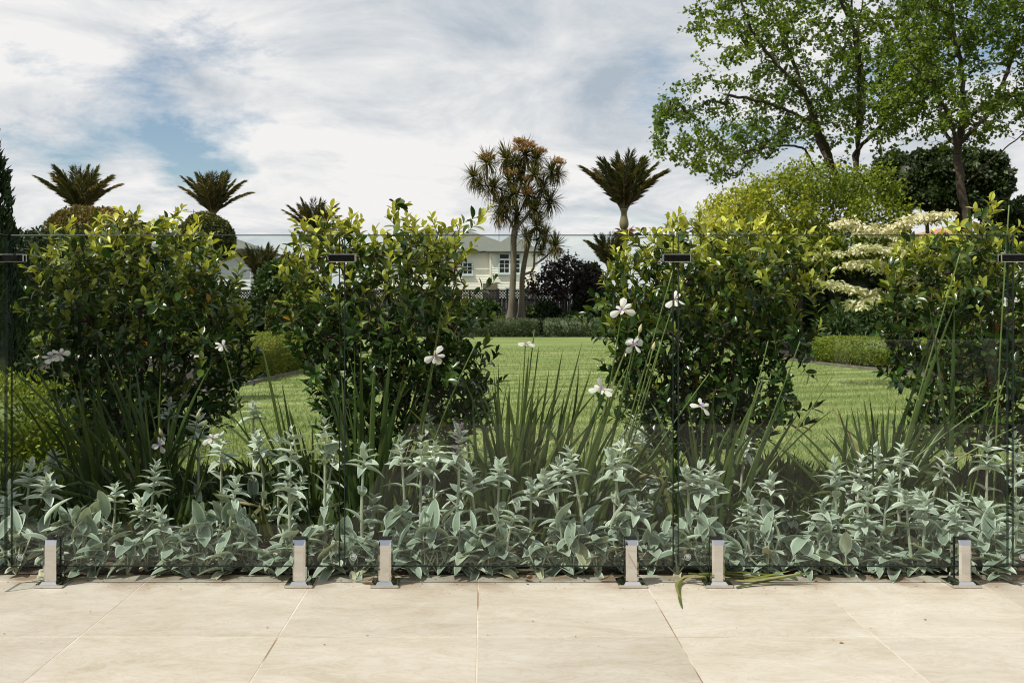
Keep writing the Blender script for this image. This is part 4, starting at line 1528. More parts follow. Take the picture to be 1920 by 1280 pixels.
iris('big green iris clump in front of the open lawn', 960, 4.25,
     [(930, 935, 680, 0), (940, 925, 690, 5), (950, 955, 720, 0), (960, 975, 700, 0), (965, 992, 660, 0), (985, 1012, 715, 0), (990, 1030, 690, 0), (1000, 1055, 655, 0), (1005, 1085, 682, 40), (1000, 1092, 640, 5), (1010, 1110, 690, 5), (985, 1060, 760, 30),
      (900, 885, 740, 0), (890, 872, 770, 0), (920, 905, 800, 0), (1020, 1150, 700, 10), (940, 985, 750, 0), (975, 1000, 735, 4), (1010, 1075, 740, 10), (955, 930, 700, 0), (930, 800, 780, -10)],
     [(985, 645, 960, .01, (.1, -.35, .95), .042)], [], rg, n_extra=70, spread=62, hrange=(20, 205), lean=12, stems=[(1002, 618, 955, .01), (1010, 650, 965, .01)])
iris('sprawling iris with a bunch of white flowers left of the steel clip', 1085, 4.2,
     [(1080, 1180, 640, -20), (1090, 1250, 800, -10), (1100, 1310, 770, 0), (1080, 1160, 720, -10), (1090, 1200, 850, -10), (1070, 1180, 680, -20)],
     [(1166, 582, 1085, .03, (-.3, -.85, .4), .056), (1188, 646, 1100, .02, (.1, -.9, .4), .054), (1265, 562, 1120, .02, (.1, -.35, .9), .05), (1128, 730, 1080, .0, (-.1, -.75, .65), .054)],
     [(1199, 622, 1100, .02), (1224, 655, 1120, .03)], rg, n_extra=36, spread=70, hrange=(10, 190), lean=55, stems=[(1262, 505, 1110, .03), (1240, 640, 1130, .03), (1330, 700, 1120, .02)])
iris('iris with one white flower low beside the right panel joint', 1330, 4.15,
     [(1330, 1420, 740, -20), (1350, 1440, 690, -20), (1340, 1385, 720, 0), (1360, 1450, 800, 0), (1340, 1380, 800, 10), (1350, 1480, 820, -20), (1320, 1290, 790, 0), (1380, 1500, 770, -10)],
     [(1316, 762, 1310, .01, (.2, -.6, .75), .05)], [(1346, 900, 1330, .0)], rg, n_extra=34, spread=75, hrange=(-20, 180), lean=35, stems=[(1440, 640, 1340, .03), (1560, 705, 1330, .08), (1500, 640, 1350, .04)])
iris('spiky fan shaped iris clump in front of the box hedge', 1655, 4.3,
     [(1640, 1570, 765, 0), (1645, 1595, 760, 0), (1650, 1620, 750, 0), (1655, 1630, 740, 0), (1660, 1655, 755, 0), (1665, 1680, 750, 0), (1670, 1700, 770, 0), (1650, 1545, 800, 10), (1640, 1480, 790, 20), (1680, 1745, 740, 0), (1660, 1640, 780, 0), (1640, 1560, 830, 20)],
     [], [], rg, n_extra=85, spread=55, hrange=(10, 150))
iris('tall leaning iris stems in front of the rightmost shrub', 1600, 4.1,
     [(1640, 1800, 480, -20), (1650, 1795, 560, -10), (1620, 1760, 620, -10), (1600, 1840, 720, -20), (1580, 1870, 760, 0), (1560, 1720, 820, -20), (1780, 1790, 560, 0), (1800, 1880, 690, -20), (1790, 1740, 560, 10)],
     [], [], rg, n_extra=16, spread=75, hrange=(0, 150), lean=70, stems=[(1800, 475, 1640, .02), (1892, 385, 1860, -.01), (1880, 740, 1560, -.06), (1905, 800, 1600, -.04), (1890, 690, 1800, .0)])


def fallen_blades():
    rng = np.random.default_rng(9)
    o = thing('fallen_iris_blades', P(1360, 1090, 3.5) * np.array([1, 1, 0]), 'limp green iris blades lying across the paving around the spigot right of the panel joint', 'iris leaves')
    off = np.array(o.location)
    mb = MB()
    lines = [[(1300, 1078, .03), (1285, 1082, .02), (1274, 1095, .008), (1274, 1118, .004), (1279, 1140, .003)], [(1320, 1080, .04), (1290, 1079, .03), (1270, 1090, .01), (1270, 1105, .006), (1276, 1122, .004)],
             [(1300, 1076, .02), (1340, 1083, .012), (1400, 1088, .02), (1450, 1082, .03), (1500, 1074, .05)], [(1290, 1074, .02), (1350, 1078, .016), (1420, 1082, .02), (1480, 1078, .03), (1520, 1072, .05)],
             [(1380, 1101, .004), (1410, 1094, .01), (1450, 1086, .02), (1510, 1076, .04)], [(1310, 1075, .03), (1380, 1072, .03), (1450, 1077, .02), (1500, 1079, .02)], [(1385, 1090, .01), (1430, 1080, .03), (1480, 1070, .05)],
             [(1330, 1073, .03), (1400, 1078, .02), (1440, 1085, .012), (1470, 1088, .008)]]
    for ln in lines:
        pts = []
        for x, y, z in ln:
            Y = (CZ - z) * F / (y - HY)
            pts.append(P(x, y, Y))
        pts = resample(np.array(pts), .02) - off
        d = nrm(np.gradient(pts, axis=0))
        x = nrm(np.cross(d, np.array([0, -.3, 1.0])))
        w = .0055 * np.sqrt(np.clip(1 - np.linspace(-.2, 1, len(pts)) ** 4, .02, 1))[:, None]
        V = np.stack([pts - x * w, pts + np.array([0, 0, .0012]), pts + x * w], 1).reshape(-1, 3)
        Q = []
        for r in range(len(pts) - 1):
            for c in (0, 1):
                a = r * 3 + c
                Q.append([a, a + 1, a + 4, a + 3])
        mb.add(V, Q, None, rng.choice([.6, .75, .9, .95]))
    mb.build('blades', M['iris'], o)


fallen_blades()


def dead_leaf(px, py, label, rng):
    Y = F / (py - HY)
    p = P(px, py, Y)
    p[2] = .004
    mb = MB()
    a = rng.uniform(0, 6.28)
    d = np.array([[math.cos(a), math.sin(a), .12]])
    mb.scatter(EAR_LEAF, [[0, 0, .004]], frames(d, np.array([[.2, .1, 1.0]])), np.array([[.06, .06, -.05]]), rnd=rng.random(1))
    ob = mb.build('dead_leaf', M['dry'])
    ob.location = p
    tag(ob, label, 'dead leaf', 'curled brown leaves fallen at the foot of the fence')


rd = np.random.default_rng(4)
for px, py, lb in ((676, 1093, 'curled brown leaf left of the middle panel spigot'), (1120, 1090, 'curled tan leaf left of the spigot at the right foot of the middle panel'), (760, 1082, 'dark brown leaf lying right of the middle panel left spigot'),
                   (985, 1086, 'brown leaf under the lambs ears at the middle of the photo'), (1888, 1091, 'brown leaf below the lambs ear leaning out at the right edge'), (1650, 1082, 'brown leaf on the paving edge under the rightmost full panel')):
    dead_leaf(px, py, lb, rd)

def debris():
    rng = np.random.default_rng(14)
    mb = MB()
    n = 420
    X = rng.uniform(-1.9, 2.0, n)
    Y = 3.60 - np.abs(rng.normal(scale=.07, size=n)) - (rng.random(n) < .12) * rng.uniform(0, .7, n)
    d = nrm(np.stack([rng.normal(size=n), rng.normal(size=n), rng.normal(scale=.12, size=n)], 1))
    sz = rng.uniform(.002, .008, n) * (1 + (rng.random(n) < .06) * 1.8)
    mb.scatter(LEAF_FAR, np.stack([X, Y, np.full(n, .0022)], 1), frames(d, np.array([0, 0, 1.0]) + rng.normal(scale=.2, size=(n, 3))), sz, rnd=rng.random(n))
    o = mb.build('garden_debris', M['dry'])
    tag(o, 'crumbs of soil and dry leaf scattered along the edge of the paving', 'debris', kind='stuff')


debris()

# ------------------------------------------------------------------ hedges and clipped shapes
def hedge(line, width, z1, mat, label, per=1600, size=.035, T=LEAF_FAR, seed=1, jit=.02, z0=0.0, group='clipped hedges around the lawn'):
    line = np.array(line, float)
    c = line.mean(0)
    rng = np.random.default_rng(seed)
    mb = MB()
    leafy_strip(mb, line - c, width, z0, z1, per, size, T, rng, jit)
    o = mb.build('hedge', mat)
    o.location = (c[0], c[1], 0)
    tag(o, label, 'hedge', group)


hedge([(5.85, 17.15), (7.15, 15.75), (9.6, 14.2)], .55, .43, M['box'], 'low clipped box hedge along the right side of the lawn', 3400, .026, seed=21, jit=.013)
hedge([(-3.0, 15.2), (-3.3, 12.7)], .6, .46, M['box_gold'], 'low golden topped hedge at the left side of the lawn', 3400, .028, seed=22, jit=.013)
hedge([(-6.4, 19.9), (-2.6, 20.4)], .7, .39, M['box'], 'low green hedge just behind the golden topped hedge', 1800, .035, seed=23)
hedge([(-11.5, 20.6), (-7.2, 20.6)], .7, .40, M['box'], 'low hedge with sunlit top beyond the path at far left', 1500, .035, seed=24)
hedge([(-3.9, 6.35), (-2.2, 6.5)], .7, .46, M['box'], 'leafy low hedge at the lower left beside the leftmost shrub', 3000, .03, seed=25, jit=.05)
hedge([(-2.6, 30.8), (1.65, 30.8)], .55, .52, M['box_grey'], 'low grey green hedge across the far end of the lawn, under the cabbage tree', 900, .05, seed=26)
hedge([(1.9, 30.9), (5.3, 30.9)], .55, .52, M['box_grey'], 'low grey green hedge at the far end of the lawn under the purple maple', 900, .05, seed=27)
hedge([(-12.5, 22.6), (-8.9, 22.6)], 1.2, 2.55, M['dark_leaf'], 'tall dark clipped hedge at far left below the golden mound', 500, .09, seed=28, jit=.08, group='tall dark hedges')


def blob_plant(name, px, py_top, half_px, py_mid, Y, mat, label, cat, n=9000, size=.07, T=LEAF_FAR, seed=1, amp=.1, group=None, depth=None, trunk=True, lowcut=-.75, inner=.25, bark='bark'):
    """rounded leafy plant: crown centre at pixel (px, py_mid), top at py_top, half width half_px"""
    c = P(px, py_mid, Y)
    rz = (py_mid - py_top) * Y / F
    rx = half_px * Y / F
    rng = np.random.default_rng(seed)
    o = thing(name, (c[0], Y, 0), label, cat, group)
    mb = MB()
    ry = depth or rx * .9
    if amp < .12:
        leafy_blob(mb, (0, 0, c[2]), (rx, ry, rz), n, size, T, rng, seed, amp, inner=inner, lowcut=lowcut)
    else:                                                     # a loose crown of many overlapping boughs
        leafy_blob(mb, (0, 0, c[2]), np.array((rx, ry, rz)) * .8, n // 4, size, T, rng, seed, amp, inner=inner, lowcut=lowcut)
        dd = rdir(60, rng)
        dd = dd[dd[:, 2] > -.45][:34]
        for k, q in enumerate(dd):
            rr = rng.uniform(.2, .36)
            cc = q * np.array((rx, ry, rz)) * (1.0 - rr * rng.uniform(.75, 1.0))
            leafy_blob(mb, np.array((0, 0, c[2])) + cc, np.array((rx, ry, rz * 1.0)) * rr * np.array([1.1, 1.1, .8]), int(n / 26), size, T, rng, seed + k, .22, inner=.8, lowcut=-.6, core=False)
    mb.build('crown', mat, o)
    if trunk:
        mb = MB()
        zt = max(.2, c[2] - rz * .3)
        r = max(.04, rx * .09)
        mb.tube(resample(np.array([[0, 0, -.05], [rng.normal(scale=.05), 0, zt * .5], [0, 0, zt]]), .3), r, 8)
        mb.build('trunk', M[bark], o)
    return o


blob_plant('topiary_mound', 178, 388, 98, 455, 26, M['mound_gold'], 'large rounded golden brown topiary tree at left under a palm', 'tree', 16000, .085, seed=31, amp=.07)
blob_plant('topiary_mound', 384, 402, 55, 450, 27, M['mound_green'], 'smaller rounded green topiary tree under the second palm from left', 'tree', 9000, .08, seed=32, amp=.06)
blob_plant('round_tree', 536, 487, 60, 545, 24, M['mid_leaf'], 'rounded bright green tree between the two left shrubs', 'tree', 9000, .10, seed=33, amp=.16)
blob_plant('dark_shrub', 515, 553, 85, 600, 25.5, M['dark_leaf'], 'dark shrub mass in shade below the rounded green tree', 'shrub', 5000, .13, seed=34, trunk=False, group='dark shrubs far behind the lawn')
blob_plant('conifer', 512, 555, 13, 600, 22.5, M['mound_green'], 'small narrow green conifer in front of dark shade, left of the tall shrub', 'conifer', 2200, .06, seed=35, amp=.05)
blob_plant('dark_shrub', 905, 560, 42, 600, 33.5, M['mid_leaf'], 'bushy green shrub left of the cabbage tree trunk', 'shrub', 3500, .12, seed=36, amp=.2, trunk=False, group='dark shrubs far behind the lawn')
blob_plant('dark_shrub', 1018, 562, 40, 604, 33.2, M['dark_leaf'], 'dark low shrub right of the cabbage tree trunk', 'shrub', 2500, .12, seed=37, amp=.2, trunk=False, group='dark shrubs far behind the lawn')
blob_plant('dark_shrub', 1108, 490, 38, 575, 33.8, M['dark_leaf'], 'tall dark shrub right of the purple maple', 'shrub', 5000, .14, seed=38, amp=.22, trunk=False, group='dark shrubs far behind the lawn')
blob_plant('dark_shrub', 1080, 585, 45, 610, 32.2, M['mid_leaf'], 'low green shrub beneath the purple maple', 'shrub', 2200, .11, seed=39, amp=.2, trunk=False, group='dark shrubs far behind the lawn')
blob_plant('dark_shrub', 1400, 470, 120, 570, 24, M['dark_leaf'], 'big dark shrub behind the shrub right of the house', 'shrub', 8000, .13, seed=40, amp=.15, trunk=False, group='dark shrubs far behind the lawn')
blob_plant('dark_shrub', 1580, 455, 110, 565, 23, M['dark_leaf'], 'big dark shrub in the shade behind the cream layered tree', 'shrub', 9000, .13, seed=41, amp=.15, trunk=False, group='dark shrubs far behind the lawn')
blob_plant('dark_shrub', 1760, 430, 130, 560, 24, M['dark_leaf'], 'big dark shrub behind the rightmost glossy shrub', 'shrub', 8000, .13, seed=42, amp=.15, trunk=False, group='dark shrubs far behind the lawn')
blob_plant('leafy_shrub', 1610, 562, 75, 622, 18.5, M['mid_leaf'], 'leafy mid green shrub below the cream layered tree, behind the box hedge', 'shrub', 4200, .11, T=LEAF_NARROW, seed=43, amp=.22, trunk=False)
blob_plant('dark_shrub', 800, 545, 70, 600, 33, M['dark_leaf'], 'dark shrub seen through the tall shrub left of the house', 'shrub', 3500, .14, seed=44, amp=.2, trunk=False, group='dark shrubs far behind the lawn')
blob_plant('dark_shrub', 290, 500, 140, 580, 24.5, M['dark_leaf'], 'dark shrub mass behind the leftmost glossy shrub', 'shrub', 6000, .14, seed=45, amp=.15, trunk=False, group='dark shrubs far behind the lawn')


def cypress(cx, Y, label, seed, H=4.5):
    rng = np.random.default_rng(seed)
    o = thing('cypress', (cx, Y, 0), label, 'cypress', 'cypresses in a row left of the fence')
    mb = MB()
    n = 26000
    z = rng.random(n) ** .9 * H + .05
    prof = lambda z: np.minimum(.93 - .16 * z, np.clip(H + .1 - z, 0, 1)) * (1 + .03 * np.sin(z * 9))
    a = rng.uniform(0, 6.28, n)
    lum = .06 * np.sin(a * 5 + z * 3) + .05 * np.sin(a * 9 - z * 7)
    r = prof(z) * (1 + lum - np.abs(rng.normal(scale=.09, size=n)))
    pos = np.stack([r * np.cos(a), r * np.sin(a), z], 1)
    out = np.stack([np.cos(a), np.sin(a), np.zeros(n)], 1)
    d = nrm(out * .5 + np.array([0, 0, .9]) + rng.normal(scale=.3, size=(n, 3)))
    mb.scatter(LEAF_NARROW, pos, frames(d, nrm(out + rng.normal(scale=.5, size=(n, 3)))), rng.uniform(.06, .12, n), rnd=np.clip(rng.normal(.5, .25, n) + lum * 2, 0, 1))
    zz = np.linspace(.02, H, 16)
    mb.tube(np.stack([0 * zz, 0 * zz, zz], 1), prof(zz) * .85 + .005, 16, rnd=.3)
    mb.build('crown', M['cypress'], o)
    mb = MB()
    mb.tube(np.array([[0, 0, -.05], [0, 0, .5]]), .09, 8)
    mb.build('trunk', M['bark'], o)


cypress((-132 - VX) * 9.0 / F, 9.0, 'tall dark green cypress at the left edge of the photo', 61)
cypress(-3.5, 3.4, 'unseen cypress added outside the left edge to shade the left bed', 62, 3.8)  # out of view, added for the shade it casts on the left bed


# ------------------------------------------------------------------ palms, cabbage tree
def nikau(px, py_base, py_top, half_px, Y, label, seed, nf=15, skirt=True, shaft=.9, maxang=58):
    """stiff shuttlecock of fronds on a bulging crownshaft; base pixel is where the fronds part"""
    rng = np.random.default_rng(seed)
    c = P(px, py_base, Y)
    H = (py_base - py_top) * Y / F
    o = thing('nikau_palm', (c[0], Y, 0), label, 'palm', 'nikau palms beyond the garden')
    s = H / 2.4
    mb = MB()
    zt = c[2] - shaft * s
    mb.tube(np.array([[0, 0, -.1], [.03, 0, zt * .5], [0, 0, zt]]), np.array([.16, .13, .12]) * s, 10)
    mb.build('trunk', M['bark_cab'], o)
    mb = MB()
    k = np.linspace(0, 1, 9)
    mb.tube(np.stack([0 * k, 0 * k, zt + shaft * s * k], 1), s * np.array([.13, .19, .21, .2, .175, .15, .13, .14, .2]), 12)
    mb.build('crownshaft', M['palm_shaft'], o)
    if skirt:
        mb = MB()
        n = 260
        a = rng.uniform(0, 6.28, n)
        d = nrm(np.stack([np.cos(a), np.sin(a), rng.normal(-.5, .5, n)], 1))
        mb.scatter(LEAF_NARROW, np.stack([.12 * s * np.cos(a), .12 * s * np.sin(a), np.full(n, zt - .04) - rng.uniform(0, .25, n) * s], 1), frames(d, rdir(n, rng)), rng.uniform(.2, .48, n) * s)
        mb.build('flower_skirt', M['palm_skirt'], o)
    for f in range(nf):
        az = f * 2.399 + rng.uniform(-.2, .2)
        t = (f + .5) / nf
        ang = math.radians(6 + (maxang - 6) * t ** .8 + rng.normal(scale=4))
        L = H * rng.uniform(.92, 1.06) * (1.0 if ang < .6 else 1.02)
        hdir = np.array([math.cos(az), math.sin(az), 0])
        m = 14
        u = np.linspace(0, 1, m)
        # stiff frond that bends outward a little
        th = ang * (.55 + .55 * u)
        step = L / (m - 1)
        pts = np.zeros((m, 3))
        for i in range(1, m):
            pts[i] = pts[i - 1] + step * (hdir * math.sin(th[i]) + np.array([0, 0, math.cos(th[i])]))
        pts += np.array([0, 0, c[2] - .08 * s]) + hdir * .08 * s
        fr = MB()
        fr.tube(pts, np.linspace(.05, .008, m) * s, 5, rnd=.5)
        nl = 52
        at = np.linspace(.10, .995, nl)
        q = np.stack([np.interp(at, u, pts[:, k]) for k in range(3)], 1)
        ax = nrm(np.stack([np.interp(np.minimum(at + .03, 1), u, pts[:, k]) - np.interp(at - .03, u, pts[:, k]) for k in range(3)], 1))
        side = nrm(np.cross(ax, np.cross(hdir, np.array([0, 0, 1.0]))) * 0 + np.cross(hdir, np.array([0, 0, 1.0])))
        nor = np.cross(side, ax)
        bm = MB()
        for sgn in (-1, 1):
            an = np.radians(46 - 22 * at + rng.normal(scale=8, size=nl))
            d = nrm(ax * np.cos(an)[:, None] + (side * sgn) * np.sin(an)[:, None] + nor * .05 + np.array([0, 0, -.05]) + rng.normal(scale=.07, size=(nl, 3)))
            ln = L * .25 * np.sin(np.pi * np.clip(at * .72 + .2, 0, 1)) ** .6 * rng.uniform(.85, 1.1, nl) + .1 * s
            fr.scatter(LEAF_NARROW, q, frames(d, nor + rng.normal(scale=.3, size=(nl, 3))), np.stack([ln * .15, ln, ln], 1), rnd=np.clip(rng.normal(.3 + .35 * t, .25, nl), 0, 1), mat=1)
        fr.build('frond', [M['palm_mid'], M['palm_leaf']], o)
    return o


nikau(1170, 392, 290, 70, 45, 'nikau palm with a bulging crownshaft, tallest, just right of the cabbage tree', 71, 20, True, .9, 54)
nikau(150, 396, 308, 78, 44, 'leftmost nikau palm, rising behind the golden topiary mound', 72, 19, False, .9, 66)
nikau(399, 400, 322, 60, 44, 'nikau palm above the smaller green topiary, second from left', 73, 18, False, .9, 60)
nikau(588, 440, 374, 58, 44, 'nikau palm partly hidden by the tall shrub left of the house', 74, 20, False, .9, 64)
nikau(490, 524, 458, 42, 38, 'dark nikau palm rising low behind the rounded green tree', 75, 17, False, .9, 58)
nikau(1142, 500, 436, 45, 44, 'low nikau palm half hidden behind the shrub right of the house', 76, 17, False, .9, 60)
nikau(556, 520, 474, 32, 42, 'small nikau palm with only its frond tips above the rounded green tree', 78, 15, False, .9, 50)


def cabbage_tree():
    rng = np.random.default_rng(81)
    Y = 31.5
    b = P(962, 602, Y)
    o = thing('cabbage_tree', (b[0], Y, 0), 'tall cabbage tree with spiky heads and orange flowers in front of the cream house', 'cabbage tree')
    off = np.array([b[0], Y, 0])

    def q(x, y, dy=0.0):
        p = P(x, y, Y) - off
        p[1] += dy
        return p
    trunk = MB()
    T1 = [q(957, 604), q(960, 560), q(963, 500), q(963, 450), q(965, 432)]
    trunk.tube(resample(np.array(T1), .12), np.interp(np.linspace(0, 1, len(resample(np.array(T1), .12))), [0, .06, .15, .5, 1], [.19, .145, .115, .10, .10]), 12)
    T2 = [q(978, 604, .3), q(979, 570, .3), q(980, 520, .3), q(988, 470, .35), q(997, 432, .4)]
    trunk.tube(resample(np.array(T2), .12), np.interp(np.linspace(0, 1, len(resample(np.array(T2), .12))), [0, .1, .3, 1], [.20, .125, .09, .07]), 10)
    trunk.build('trunk', M['bark_cab'], o)
    heads = [(888, 328, 17), (914, 303, 20), (950, 290, 22), (985, 284, 22), (1006, 296, 18), (966, 303, 18), (1036, 318, 19), (925, 350, 20), (955, 338, 16), (1001, 328, 19), (943, 378, 22), (990, 358, 22), (1018, 350, 18), (1033, 372, 20),
             (1003, 390, 20), (969, 402, 19), (1008, 418, 19), (937, 402, 17), (1021, 440, 17), (985, 443, 14), (1041, 458, 18), (1014, 468, 12), (900, 345, 15), (975, 325, 17), (1048, 322, 14), (960, 365, 18)]
    fork = T1[-1]
    tr = Tree(rng)
    tr.limb(np.array([T1[-2], fork]), .1)
    tr.limb(np.array([fork, q(950, 405, -.2), q(930, 375, -.3), q(910, 345, -.2)]), .12)
    tr.limb(np.array([fork, q(968, 405, .2), q(968, 370, .2), q(962, 330, .1), q(955, 305)]), .12)
    tr.limb(np.array([fork, q(985, 408, -.1), q(1003, 380, -.2), q(1020, 345, -.2), q(1033, 325, -.1)]), .12)
    tr.limb(np.array([q(968, 370, .2), q(982, 330, .3), q(985, 300, .2)]), .12)
    at = []
    for i, (x, y, r) in enumerate(heads):
        at.append(q(x, y + r * .25, rng.uniform(-.45, .45)))
    main_at = np.array([a for a, h in zip(at, heads) if not (h[1] > 410 and h[0] > 980)])
    tr.grow(main_at, .1, up=.22, wob=.012, hbias=1.0)
    br = MB()
    tr.wood(br, .022, 2.3, taper=1.0)
    t2 = Tree(rng)
    t2.limb(np.array([T2[2], T2[3], T2[4]]), .1)
    t2.limb(np.array([q(981, 515, .3), q(1000, 505, .2), q(1003, 470, .2), q(1010, 445, .2)]), .1)
    t2.limb(np.array([q(1002, 497, .2), q(1025, 480, .1), q(1040, 462, .1)]), .1)
    t2.grow(np.array([a for a, h in zip(at, heads) if (h[1] > 410 and h[0] > 980)]), .1, up=.15, wob=.01, hbias=1.0)
    t2.wood(br, .022, 2.3, taper=1.0)
    br.build('branches', M['bark_cab'], o)
    T = (np.array([[-.035, 0, 0], [.035, 0, 0], [-.05, .35, .03], [.05, .35, .03], [-.035, .75, -.04], [.035, .75, -.04], [0, 1, -.16]]), np.array([[0, 1, 3, 2], [2, 3, 5, 4]]), np.array([[4, 5, 6]]))
    for (x, y, r), a in zip(heads, at):
        R_ = r * Y / F * 1.75
        n = 160
        d = rdir(n, rng)
        d[:, 2] = d[:, 2] * .9 + .12
        d = nrm(d)
        hint = nrm(np.array([0, 0, 1.0]) + rng.normal(scale=.15, size=(n, 3)))
        m = MB()
        dr = np.clip(.9 - d[:, 2], .2, 1.6)
        m.scatter(T, a + d * .03, frames(d, hint), np.stack([np.full(n, R_ * .62), R_ * rng.uniform(.75, 1.12, n), R_ * 1.1 * dr], 1), rnd=np.clip(rng.normal(.45, .25, n) + .35 * (d[:, 2] < -.4), 0, 1))
        m.build('leaf_head', M['cab_leaf'], o)
    for (x, y, r) in [(912, 300, 12), (978, 284, 13), (990, 276, 11), (1046, 308, 11), (957, 328, 10), (989, 364, 12), (993, 340, 10), (972, 270, 9), (1012, 288, 9)]:
        c = q(x, y, -.25)
        n = 700
        m = MB()
        Rr = r * Y / F * 1.45
        spray = rdir(26, rng)
        spray[:, 2] = np.abs(spray[:, 2]) * .8
        k = rng.integers(0, 26, n)
        u = rng.random(n) ** .7
        pos = c + spray[k] * (u * Rr)[:, None] + rng.normal(scale=.018, size=(n, 3))
        m.scatter(LEAF_FAR, pos, frames(rdir(n, rng), rdir(n, rng)), rng.uniform(.03, .055, n))
        for s_ in spray:
            m.tube(np.array([c, c + s_ * Rr * .6, c + s_ * Rr]), .006, 4, rnd=.1)
        m.build('flower_panicle', M['cab_flower'], o)


cabbage_tree()


# ------------------------------------------------------------------ big trees at right
def big_tree(name, label, limbs, poly, Y, depth, n_attr, seed, leaf=.12, per=5, r0=.009, mat='tree_leaf', bark='bark', step=.16, T=LEAF_LOBED, sig=.10, mind=.25, group=None, power=2.25, cat='tree', lastfrac=.75, up=-.08, minz=None, wob=.025, gaps=0.0):
    rng = np.random.default_rng(seed)
    base = np.array(limbs[0][0][:3], float) if len(limbs[0][0]) == 3 else None
    pts0 = P(limbs[0][0][0], limbs[0][0][1], Y)
    o = thing(name, (pts0[0], Y, 0), label, cat, group)
    off = np.array([pts0[0], Y, 0])
    tr = Tree(rng)
    for lb in limbs:
        tr.limb(np.array([P(x, y, Y) * np.array([1, 1, 1]) + np.array([0, dy, 0]) - off for x, y, dy in lb]), step, wob * .5)
    at = poly_points(poly, n_attr, Y, depth, rng, mind) - off
    if gaps:                                              # leave holes where the sky shows through
        f = lumps(at, seed + 3, 1.0, (1.1, 1.9, 2.7))
        at = at[f > np.quantile(f, gaps)]
    tr.grow(at, step, up=up, wob=wob, hbias=.25, keep_low=minz)
    wood, crown = MB(), MB()
    tr.wood(wood, r0, power)
    pos = np.array(tr.pos)
    A, D = [], []
    for ch in tr.chains:
        k0 = max(1, int(len(ch) * (1 - lastfrac)))
        for i in ch[k0:]:
            A.append(pos[i])
            D.append(pos[i] - pos[tr.par[i]])
    A, D = np.array(A), nrm(np.array(D))
    A = np.repeat(A, per, 0)
    D = np.repeat(D, per, 0)
    n = len(A)
    A = A + rng.normal(scale=sig, size=(n, 3))
    d = nrm(D * .5 + rdir(n, rng) + np.array([0, 0, -.35]))
    hint = nrm(np.array([0, 0, 1.0]) + rng.normal(scale=.55, size=(n, 3)))
    crown.scatter(T, A, frames(d, hint), leaf * rng.uniform(.65, 1.3, n), rnd=np.clip(rng.normal(.5, .2, n) + lumps(A, seed, .22, (1.5, 3)), 0, 1))
    wood.build('trunk', M[bark], o)
    crown.build('crown', M[mat], o)
    return o


big_tree('broadleaf_tree', 'large spreading broadleaf tree with many limbs, left of the two big trees at right',
         [[(1620, 640, 0), (1612, 480, 0), (1605, 330, 0), (1600, 285, 0)],
          [(1608, 400, 0), (1560, 340, -.5), (1520, 270, -1.0), (1470, 230, -1.2), (1400, 205, -1.2), (1330, 190, -1.2)],
          [(1520, 270, -1.0), (1480, 200, -1.5), (1400, 120, -1.8), (1360, 50, -2), (1340, -40, -2)],
          [(1560, 340, -.5), (1545, 260, .5), (1535, 180, 1.0), (1510, 90, 1.3), (1480, 0, 1.5), (1470, -80, 1.6)],
          [(1605, 330, 0), (1612, 230, 0), (1612, 120, .2), (1605, 30, .3), (1600, -90, .3)],
          [(1607, 300, 0), (1590, 200, -.8), (1580, 100, -1.2), (1540, 20, -1.5), (1520, -80, -1.6)],
          [(1605, 340, 0), (1630, 250, .8), (1650, 150, 1.2), (1640, 60, 1.4), (1660, -60, 1.5)],
          [(1520, 330, -.6), (1480, 290, -1.2), (1420, 290, -1.5), (1370, 300, -1.7)],
          [(1600, 290, 0), (1640, 230, -1.2), (1690, 170, -1.6), (1700, 90, -1.8)]],
         [(1292, -20), (1300, 70), (1268, 125), (1238, 190), (1218, 232), (1232, 285), (1280, 310), (1322, 330), (1352, 352), (1400, 300), (1460, 285), (1520, 250), (1560, 300), (1640, 300), (1680, 250), (1700, 200), (1750, 190), (1785, 130), (1790, 40), (1770, -90), (1350, -90)],
         30, 2.9, 1500, 91, leaf=.105, per=8, gaps=.13, minz=3.2, mind=.11, r0=.0085, lastfrac=.6, sig=.085, up=.06)
big_tree('broadleaf_tree', 'broadleaf tree with a thick forked trunk at far right, behind the dark rounded tree',
         [[(1818, 640, 0), (1815, 430, 0), (1803, 360, 0), (1795, 290, 0)],
          [(1795, 290, 0), (1810, 220, .2), (1815, 140, .3), (1800, 40, .4), (1790, -80, .4)],
          [(1795, 290, 0), (1775, 240, -.3), (1740, 190, -.6), (1700, 150, -.8), (1665, 120, -.9)],
          [(1797, 280, 0), (1783, 230, .5), (1782, 150, .7), (1760, 60, .9), (1750, -60, 1)],
          [(1803, 265, 0), (1850, 230, .5), (1885, 190, .7), (1930, 100, .9), (1960, -20, 1)],
          [(1808, 225, .2), (1860, 190, -.8), (1920, 200, -1.2), (1990, 190, -1.5)],
          [(1806, 350, 0), (1832, 318, -.3), (1862, 285, -.6), (1886, 262, -.8), (1898, 228, -1.0), (1922, 196, -1.2)]],
         [(1650, 60), (1660, 130), (1650, 190), (1690, 240), (1740, 260), (1790, 230), (1830, 280), (1880, 230), (1940, 260), (2010, 200), (2010, -90), (1690, -90), (1680, -20)],
         26, 2.4, 1150, 92, leaf=.095, per=8, gaps=.16, minz=3.4, mind=.1, r0=.0075, lastfrac=.6, sig=.075, up=.06)
